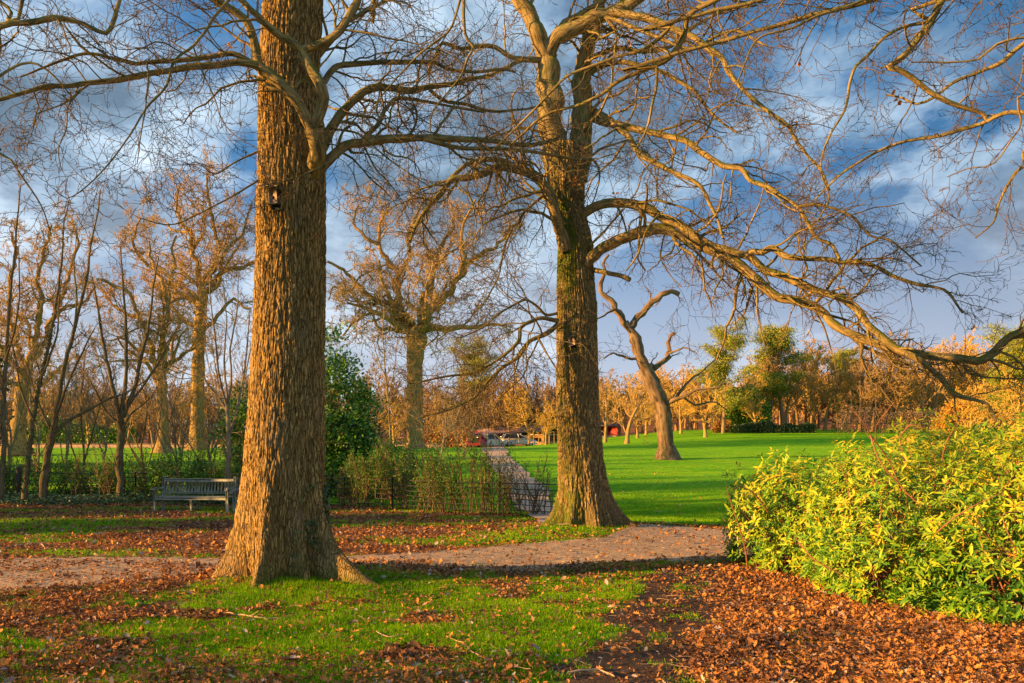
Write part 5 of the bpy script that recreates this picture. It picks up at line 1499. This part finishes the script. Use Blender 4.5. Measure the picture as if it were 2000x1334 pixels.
# ------------------------------------------------------------------ cars
def car(loc, rz, paint, label, L=4.1, Wd=1.72, Hh=1.5, boot_open=False):
    t = empty('parked_car', loc, label, 'car'); t['_w'] = (0, 0, 0)
    # side profile (x forward), lower body then cabin
    low = [(-L / 2, .35), (-L / 2 - .02, .62), (-L / 2 + .04, .92), (-L * .3, .97), (L * .12, .98), (L * .30, .90), (L * .44, .78), (L / 2, .58), (L / 2, .33), (L / 2 - .1, .24), (-L / 2 + .1, .24)]
    cab = [(-L / 2 + .06, .95), (-L / 2 + .22, Hh - .10), (-L / 2 + .45, Hh), (-L * .02, Hh - .01), (L * .08, Hh - .08), (L * .24, .96)]
    def loft(prof, ws, mat, name, inset=None):
        n = len(prof); V = []
        for s, w in ws:
            for x, z in prof: V.append((x * s, w, z if s == 1 else .24 + (z - .24) * (s ** .5)))
        m_ = len(ws); Q = []
        for i in range(m_ - 1):
            for j in range(n): Q.append((i * n + j, i * n + (j + 1) % n, (i + 1) * n + (j + 1) % n, (i + 1) * n + j))
        mb = MB().raw(V, [np.array(Q), np.array([list(range(n))[::-1]]), np.array([[(m_ - 1) * n + j for j in range(n)]])])
        return mb.build(name, mat, t, True)
    w = Wd / 2
    b = loft(low, [(.975, -w), (1, -w + .07), (1, w - .07), (.975, w)], paint, 'body')
    for p_ in b.data.polygons: p_.use_smooth = False
    # cabin: glasshouse narrower at the roof
    V = []; n = len(cab)
    for sgn in (-1, 1):
        for x, z in cab: V.append((x, sgn * (w - .06 - .22 * (z - .95) / (Hh - .95)), z))
    Q = [(j, j + 1, n + j + 1, n + j) for j in range(n - 1)]
    c_ = MB().raw(V, [np.array(Q), np.array([list(range(n)), [n + j for j in range(n)][::-1]])]).build('glasshouse', M['glass'], t, False)
    # roof skin and pillars in body colour
    r = MB()
    r.box((-L * .16, 0, Hh + .005), (L * .42, Wd - .5, .05), bev=.02)
    for sgn in (-1, 1):
        for (xa, za), (xb, zb) in ((cab[0], cab[2]), (cab[5], cab[3]), ((-.15, .95), (-.2, Hh))):
            ya = sgn * (w - .055); yb = sgn * (w - .27)
            r.tubes(np.array([(xa, ya, za), (xb, yb, zb)]), np.array([.05, .05]), 6)
    r.build('roof', paint, t)
    for sx in (-1, 1):
        for sy in (-1, 1):
            c0_ = (sx * L * .31, sy * (w - .02), .31)
            wh = MB().tubes(np.array([(c0_[0], c0_[1] - .1 * sy, .31), (c0_[0], c0_[1] - .08 * sy, .31), (c0_[0], c0_[1] + .03 * sy, .31), (c0_[0], c0_[1] + .05 * sy, .31)]), np.array([.27, .31, .31, .27]), 20, cap=True).build('wheel', M['rubber'], t)
            MB().tubes(np.array([(c0_[0], c0_[1] + .045 * sy, .31), (c0_[0], c0_[1] + .065 * sy, .31)]), np.array([.19, .17]), 14, cap=True).build('rim', M['car_silver'], wh)
    for sy in (-1, 1):
        MB().box((-L / 2 - .0, sy * (w - .18), .80), (.08, .24, .2), bev=.02).build('tail_light', M['lamp_red'], t, False)
        MB().box((L / 2 - .09, sy * (w - .25), .66), (.12, .3, .12), bev=.02).build('headlight', M['wall_white'], t, False)
        MB().box((.45, sy * (w + .08), .98), (.10, .18, .12), bev=.02).build('wing_mirror', paint, t, False)
    MB().box((-L / 2 - .03, 0, .58), (.03, .52, .11)).build('number_plate', M['plate'], t, False)
    if boot_open:
        MB().box((-L / 2 - .025, 0, .84), (.06, Wd - .62, .62), bev=.01).build('open_boot', M['rubber'], t, False)
        MB().box((-L / 2 - .2, 0, Hh + .12), (.8, Wd - .4, .06), ry=-.25, bev=.02).build('tailgate', paint, t, False)
    t.location = loc; t.rotation_euler = (0, 0, rz)
    return t


def cloc(u, Y): x = (u - 1000) / F * Y; return (x, Y, float(gz(x, Y)) + .04)


car(cloc(931, 91), radians(82), M['car_red'], 'dark red hatchback with its tailgate open', boot_open=True, Hh=1.6)
car(cloc(958, 94), radians(60), M['car_white'], 'white hatchback parked nose away, beside the red car', Hh=1.55)
car(cloc(1013, 97), radians(12), M['car_silver'], 'pale silver car parked side on behind the rail fence', L=4.3)

# ------------------------------------------------------------------ leaves, grass, sticks
rgs = np.random.default_rng(11)


def sample_ground(n, dens, x0, x1, y0, y1):
    # uniform over the view wedge, then thinned
    y = np.sqrt(rgs.uniform(y0 ** 2, y1 ** 2, n)); u = rgs.uniform(x0, x1, n); x = (u - 1000) / F * y
    k = rgs.random(n) < dens(x, y)
    return x[k], y[k]


drift = lambda x, y: .35 + .65 * sstep(.36, .6, fbm(x * 1.9, y * 1.9, 0, 91))
x, y = sample_ground(340000, lambda x, y: litterness(x, y) * drift(x, y), -260, 2260, 5.0, 12.5)
x2, y2 = sample_ground(240000, lambda x, y: litterness(x, y) * drift(x, y) * .9, -200, 2000, 12.5, 27)
x = np.concatenate([x, x2]); y = np.concatenate([y, y2]); n = len(x)
ok = np.hypot(x + 2.85, y - Y1) > .45; x, y = x[ok], y[ok]; n = len(x)
pos = np.stack([x, y, gs(x, y) + rgs.random(n) * .035 + .01 + .02 * (path_d(x, y) > 0)], 1)
Xd = rgs.normal(size=(n, 3)) * (1, 1, .35); Zn = rgs.normal(size=(n, 3)) * (.55, .55, .3) + (0, 0, 1)
s = np.clip(rgs.lognormal(-3.25, .38, n), .015, .095) * np.where(y > 12.5, 1.15, 1)
size3 = np.stack([s, s, s * rgs.uniform(.4, 2.4, n)], 1)
lt = np.clip(.55 * rgs.random(n) + .62 * (fbm(x * 2.3, y * 2.3, 0, 93) - .28) + .12 * sstep(1.5, 4, x), 0, 1); lt = np.where(rgs.random(n) < .07, rgs.uniform(.9, 1, n), lt * .92)
mb = MB()
for tm, sel, kf in ((OAKL, y < 10.5, 1.02), (DRY, y >= 10.5, 1.0)):
    Vv, ff, _ = scatter(*tm, pos[sel], Xd[sel], Zn[sel], size3[sel] * kf, rgs)
    mb.raw(Vv, ff, rnd=np.repeat(lt[sel], len(tm[0])))
tag(mb.build('fallen_leaves', M['litter_leaf'], smooth=False), 'curled brown and orange leaves littering grass, path edges and bare soil', 'leaves', kind='stuff')

x, y = sample_ground(9000, lambda x, y: (lawn_d(x, y) > .2) * (.25 + .75 * sstep(.5, .62, fbm(x * .5, y * .5, 0, 97))) * sstep(60, 20, y), -100, 1800, 18, 60); n = len(x)
s = rgs.uniform(.05, .11, n)
Vv, ff, _ = scatter(*DRY, np.stack([x, y, gz(x, y) + .05], 1), rgs.normal(size=(n, 3)) * (1, 1, .3), rgs.normal(size=(n, 3)) * .5 + (0, 0, 1), s, rgs)
tag(mesh_obj('lawn_leaves', Vv, ff, M['litter_leaf'], attrs={'rnd': np.repeat(rgs.uniform(.3, 1, n), 8)}), 'scattered dry leaves lying on the open lawn', 'leaves', kind='stuff')
x, y = sample_ground(620000, lambda x, y: sstep(.25, .8, grassness(x, y) + (vn(x * 5, y * 5, 0, 51) - .5) * .9) * (lawn_d(x, y) < 0), -200, 1700, 5.0, 12.5)
x2, y2 = sample_ground(260000, lambda x, y: sstep(.3, .8, grassness(x, y) + (vn(x * 5, y * 5, 0, 51) - .5) * .9) * (lawn_d(x, y) < 0), -100, 1500, 12.5, 24)
x3, y3 = sample_ground(330000, lambda x, y: (lawn_d(x, y) > 0) * sstep(34, 19, y), 400, 1700, 18, 34)
x = np.concatenate([x, x2, x3]); y = np.concatenate([y, y2, y3])
ok = np.hypot(x + 2.85, y - Y1) > .38; x, y = x[ok], y[ok]; n = len(x)
zb = gs(x, y) + .028 * (lawn_d(x, y) > 0)
pos = np.stack([x, y, zb], 1)
Xd = rgs.normal(size=(n, 3)) * (.42, .42, .1) + (0, 0, 1); Zn = rgs.normal(size=(n, 3))
tall = vn(x * 2.2, y * 2.2, 0, 61)
s = rgs.uniform(.018, .055, n) * (.6 + .9 * tall) * np.where(y > 12, 1.2, 1) + .03 * np.exp(-((x + 2.9) ** 2 + (y - 10) ** 2) / 1.2)
Vv, ff, _ = scatter(*BLADE, pos, Xd, Zn, np.stack([s, np.where(y > 12, .010, .0065) + 0 * s, s * .7], 1), rgs)
tone = np.clip(rgs.random(n) * .7 + .45 * (vn(x * 1.3, y * 1.3, 0, 71) - .3), 0, 1)
tag(mesh_obj('grass', Vv, ff, M['grass'], attrs={'rnd': np.repeat(tone, 5)}), 'short green grass around the largest trunk and along the lawn edge', 'grass', kind='stuff')

# twigs littering
n = 1500
x, y = sample_ground(n, lambda x, y: .3 + .7 * (litterness(x, y) > .5), -100, 2000, 5.2, 14); n = len(x)
P, R = grow(np.stack([x, y, gs(x, y) + .03], 1), rgs.normal(size=(n, 3)) * (1, 1, .04), rgs.uniform(.06, .28, n), rgs.uniform(.0018, .004, n), 4, .18, (0, 0, 0), rgs)
P[:, :, 2] = np.maximum(gs(P[:, :, 0], P[:, :, 1]) + .022, np.minimum(P[:, :, 2], gs(P[:, :, 0], P[:, :, 1]) + .05))
tag(MB().tubes(P, R, 4).build('twig_litter', M['stick']), 'small dead twigs scattered over the litter and soil', 'twigs', kind='stuff')


def stick(label, pts, r0, r1, seed, br=4):
    W3 = []
    for u, v in pts:
        p = gat(u, v); W3.append([p[0], p[1], float(gs(p[0], p[1])) + .03, 0])
    W3 = np.array(W3); W3[:, 3] = np.linspace(r0, r1, len(W3))
    Q = resample(W3, .03); P = Q[:, :3] + (np.stack([fbm(np.arange(len(Q)) * .15, seed, k, k + seed, 2) for k in range(3)], 1) - .5) * .05
    P[:, 2] = np.maximum(P[:, 2], gs(P[:, 0], P[:, 1]) + .028)
    t = empty('fallen_stick', P[0], label, 'stick')
    MB().tubes(P, Q[:, 3], 8).build('main_stem', M['stick'], t)
    L = np.linalg.norm(P[-1] - P[0])
    s_, d_, l_, q_ = kids(P[None], Q[None, :, 3], np.array([L]), br, .25, .95, 35, .4, .6, np.random.default_rng(seed), .003)
    a_, b_ = grow(s_, d_ * (1, 1, .15), l_, q_, 6, .15, (0, 0, 0), np.random.default_rng(seed))
    a_[:, :, 2] = np.maximum(a_[:, :, 2], gs(a_[:, :, 0], a_[:, :, 1]) + .025)
    for q in range(len(a_)): MB().tubes(a_[q], np.maximum(b_[q], .0025), 5).build('side_twig', M['stick'], t)


stick('pale bare stick lying in the grass in front of the largest trunk', [(436, 1200), (470, 1208), (510, 1213), (546, 1212)], .011, .007, 3)
stick('thin crooked pale twig on the grass near the bottom edge', [(870, 1250), (900, 1262), (925, 1280), (960, 1300), (985, 1312)], .006, .003, 4, 3)
stick('forked pale sticks on the bare soil at the bottom edge', [(1110, 1325), (1140, 1322), (1175, 1318), (1200, 1330)], .010, .006, 5, 5)
stick('long dark branch lying on the litter at the far side of the path', [(-40, 1085), (0, 1078), (40, 1067), (80, 1068), (90, 1078)], .014, .007, 6, 3)
stick('small dead twig on the path beside the largest trunk', [(310, 1108), (345, 1104), (390, 1106)], .008, .005, 7, 2)
stick('thin twig lying in front of the largest trunk where it forks towards the camera', [(735, 1240), (760, 1250), (790, 1248)], .006, .003, 8, 2)
# a stone on the soil
pst = gat(1196, 1188)
th_, ph_ = np.meshgrid(np.linspace(0, pi, 14), np.linspace(0, 2 * pi, 22, endpoint=False), indexing='ij')
Vs = np.stack([np.sin(th_) * np.cos(ph_), np.sin(th_) * np.sin(ph_), np.cos(th_)], 2).reshape(-1, 3)
Vs = Vs * (1 + .3 * (fbm(Vs[:, 0] * 1.5 + 3, Vs[:, 1] * 1.5, Vs[:, 2] * 1.5, 3) - .5)[:, None]) * (.055, .035, .02)
i_ = np.arange(13)[:, None] * 22; j_ = np.arange(22)[None]; j2 = (j_ + 1) % 22
tag(mesh_obj('stone', Vs + np.array([pst[0], pst[1], float(gs(pst[0], pst[1])) + .012]), [np.stack([i_ + j_, i_ + 22 + j_, i_ + 22 + j2, i_ + j2], 2).reshape(-1, 4)], M['wall_white']), 'small pale stone on the worn soil', 'stone')

# ------------------------------------------------------------------ sky, sun, camera
w = bpy.data.worlds.new('World'); sc.world = w; w.use_nodes = True
nt = w.node_tree; nt.nodes.clear()
out = nt.nodes.new('ShaderNodeOutputWorld'); bg = nt.nodes.new('ShaderNodeBackground'); bg.inputs['Strength'].default_value = SKY_S
nt.links.new(bg.outputs[0], out.inputs[0])
sky = nd(nt, 'ShaderNodeTexSky', sky_type='NISHITA'); sky.sun_disc = False
sky.sun_elevation = radians(SUN_EL)
sdir = np.array([-math.cos(radians(SUN_AZ)), -math.sin(radians(SUN_AZ))])
sky.sun_rotation = math.atan2(sdir[0], sdir[1])
tc = nd(nt, 'ShaderNodeTexCoord'); sp = nd(nt, 'ShaderNodeSeparateXYZ'); nt.links.new(tc.outputs['Generated'], sp.inputs[0])
zc = mth(nt, 'ADD', mth(nt, 'MAXIMUM', sp.outputs[2], 0.0), .40)
cx = nd(nt, 'ShaderNodeCombineXYZ'); nt.links.new(mth(nt, 'DIVIDE', sp.outputs[0], zc), cx.inputs[0]); nt.links.new(mth(nt, 'DIVIDE', sp.outputs[1], zc), cx.inputs[1])
mp = nd(nt, 'ShaderNodeMapping'); mp.inputs['Location'].default_value = CL_OFF; nt.links.new(cx.outputs[0], mp.inputs['Vector'])
c1 = noise(nt, mp.outputs[0], 1.7, 14, .60, .15)
c2 = noise(nt, mp.outputs[0], 4.2, 14, .60, .1)
sr = mth(nt, 'MULTIPLY', mth(nt, 'SUBTRACT', sp.outputs[0], .12, True), 2.6, True)
mask = ramp(nt, mth(nt, 'SUBTRACT', c1, mth(nt, 'MULTIPLY', sr, .05)), [(.41, (0, 0, 0)), (.47, (.65, .65, .65)), (.53, (1, 1, 1))])
blue = mixc(nt, .94, sky.outputs[0], BLUE)
blue = mixc(nt, sr, blue, (.17, .52, 1.05))
cl = ramp(nt, c2, [(.38, (.075, .115, .16)), (.47, (.15, .215, .29)), (.54, (.24, .32, .40)), (.66, (.40, .48, .56))])
cl = mixc(nt, 1.0, cl, (CLB, CLB, CLB), 'MULTIPLY')
cl = mixc(nt, sr, cl, mixc(nt, 1.0, cl, (.74, .78, .82), 'MULTIPLY'))
skyc = mixc(nt, mask, blue, cl)
hz = mth(nt, 'SUBTRACT', 1.0, mth(nt, 'DIVIDE', sp.outputs[2], .30), True)
skyc = mixc(nt, mth(nt, 'MULTIPLY', hz, .9), skyc, tuple(a * CLB for a in (.34, .355, .40)))
nt.links.new(skyc, bg.inputs['Color'])

sl = bpy.data.lights.new('sun', 'SUN'); sl.energy = SUN_E; sl.angle = radians(.6); sl.color = SUN_C
so = bpy.data.objects.new('sun', sl); C.objects.link(so)
from mathutils import Vector
dv = Vector((sdir[0] * math.cos(radians(SUN_EL)), sdir[1] * math.cos(radians(SUN_EL)), math.sin(radians(SUN_EL))))
so.rotation_euler = dv.to_track_quat('Z', 'Y').to_euler()
so.location = (-20, -10, 20)

cd = bpy.data.cameras.new('camera'); co = bpy.data.objects.new('camera', cd); C.objects.link(co)
co.location = (0, 0, H); co.rotation_euler = (radians(90), 0, 0)
cd.sensor_width = 36; cd.lens = 36 * F / 2000; cd.shift_y = (VH - 667) / 2000; cd.clip_end = 2000
sc.camera = co
sc.view_settings.view_transform = 'Standard'; sc.view_settings.look = 'None'; sc.view_settings.exposure = EXPO
sc.cycles.max_bounces = 6; sc.cycles.diffuse_bounces = 3; sc.cycles.transmission_bounces = 3; sc.cycles.transparent_max_bounces = 4
for o in bpy.data.objects:
    if '_w' in o: del o['_w']
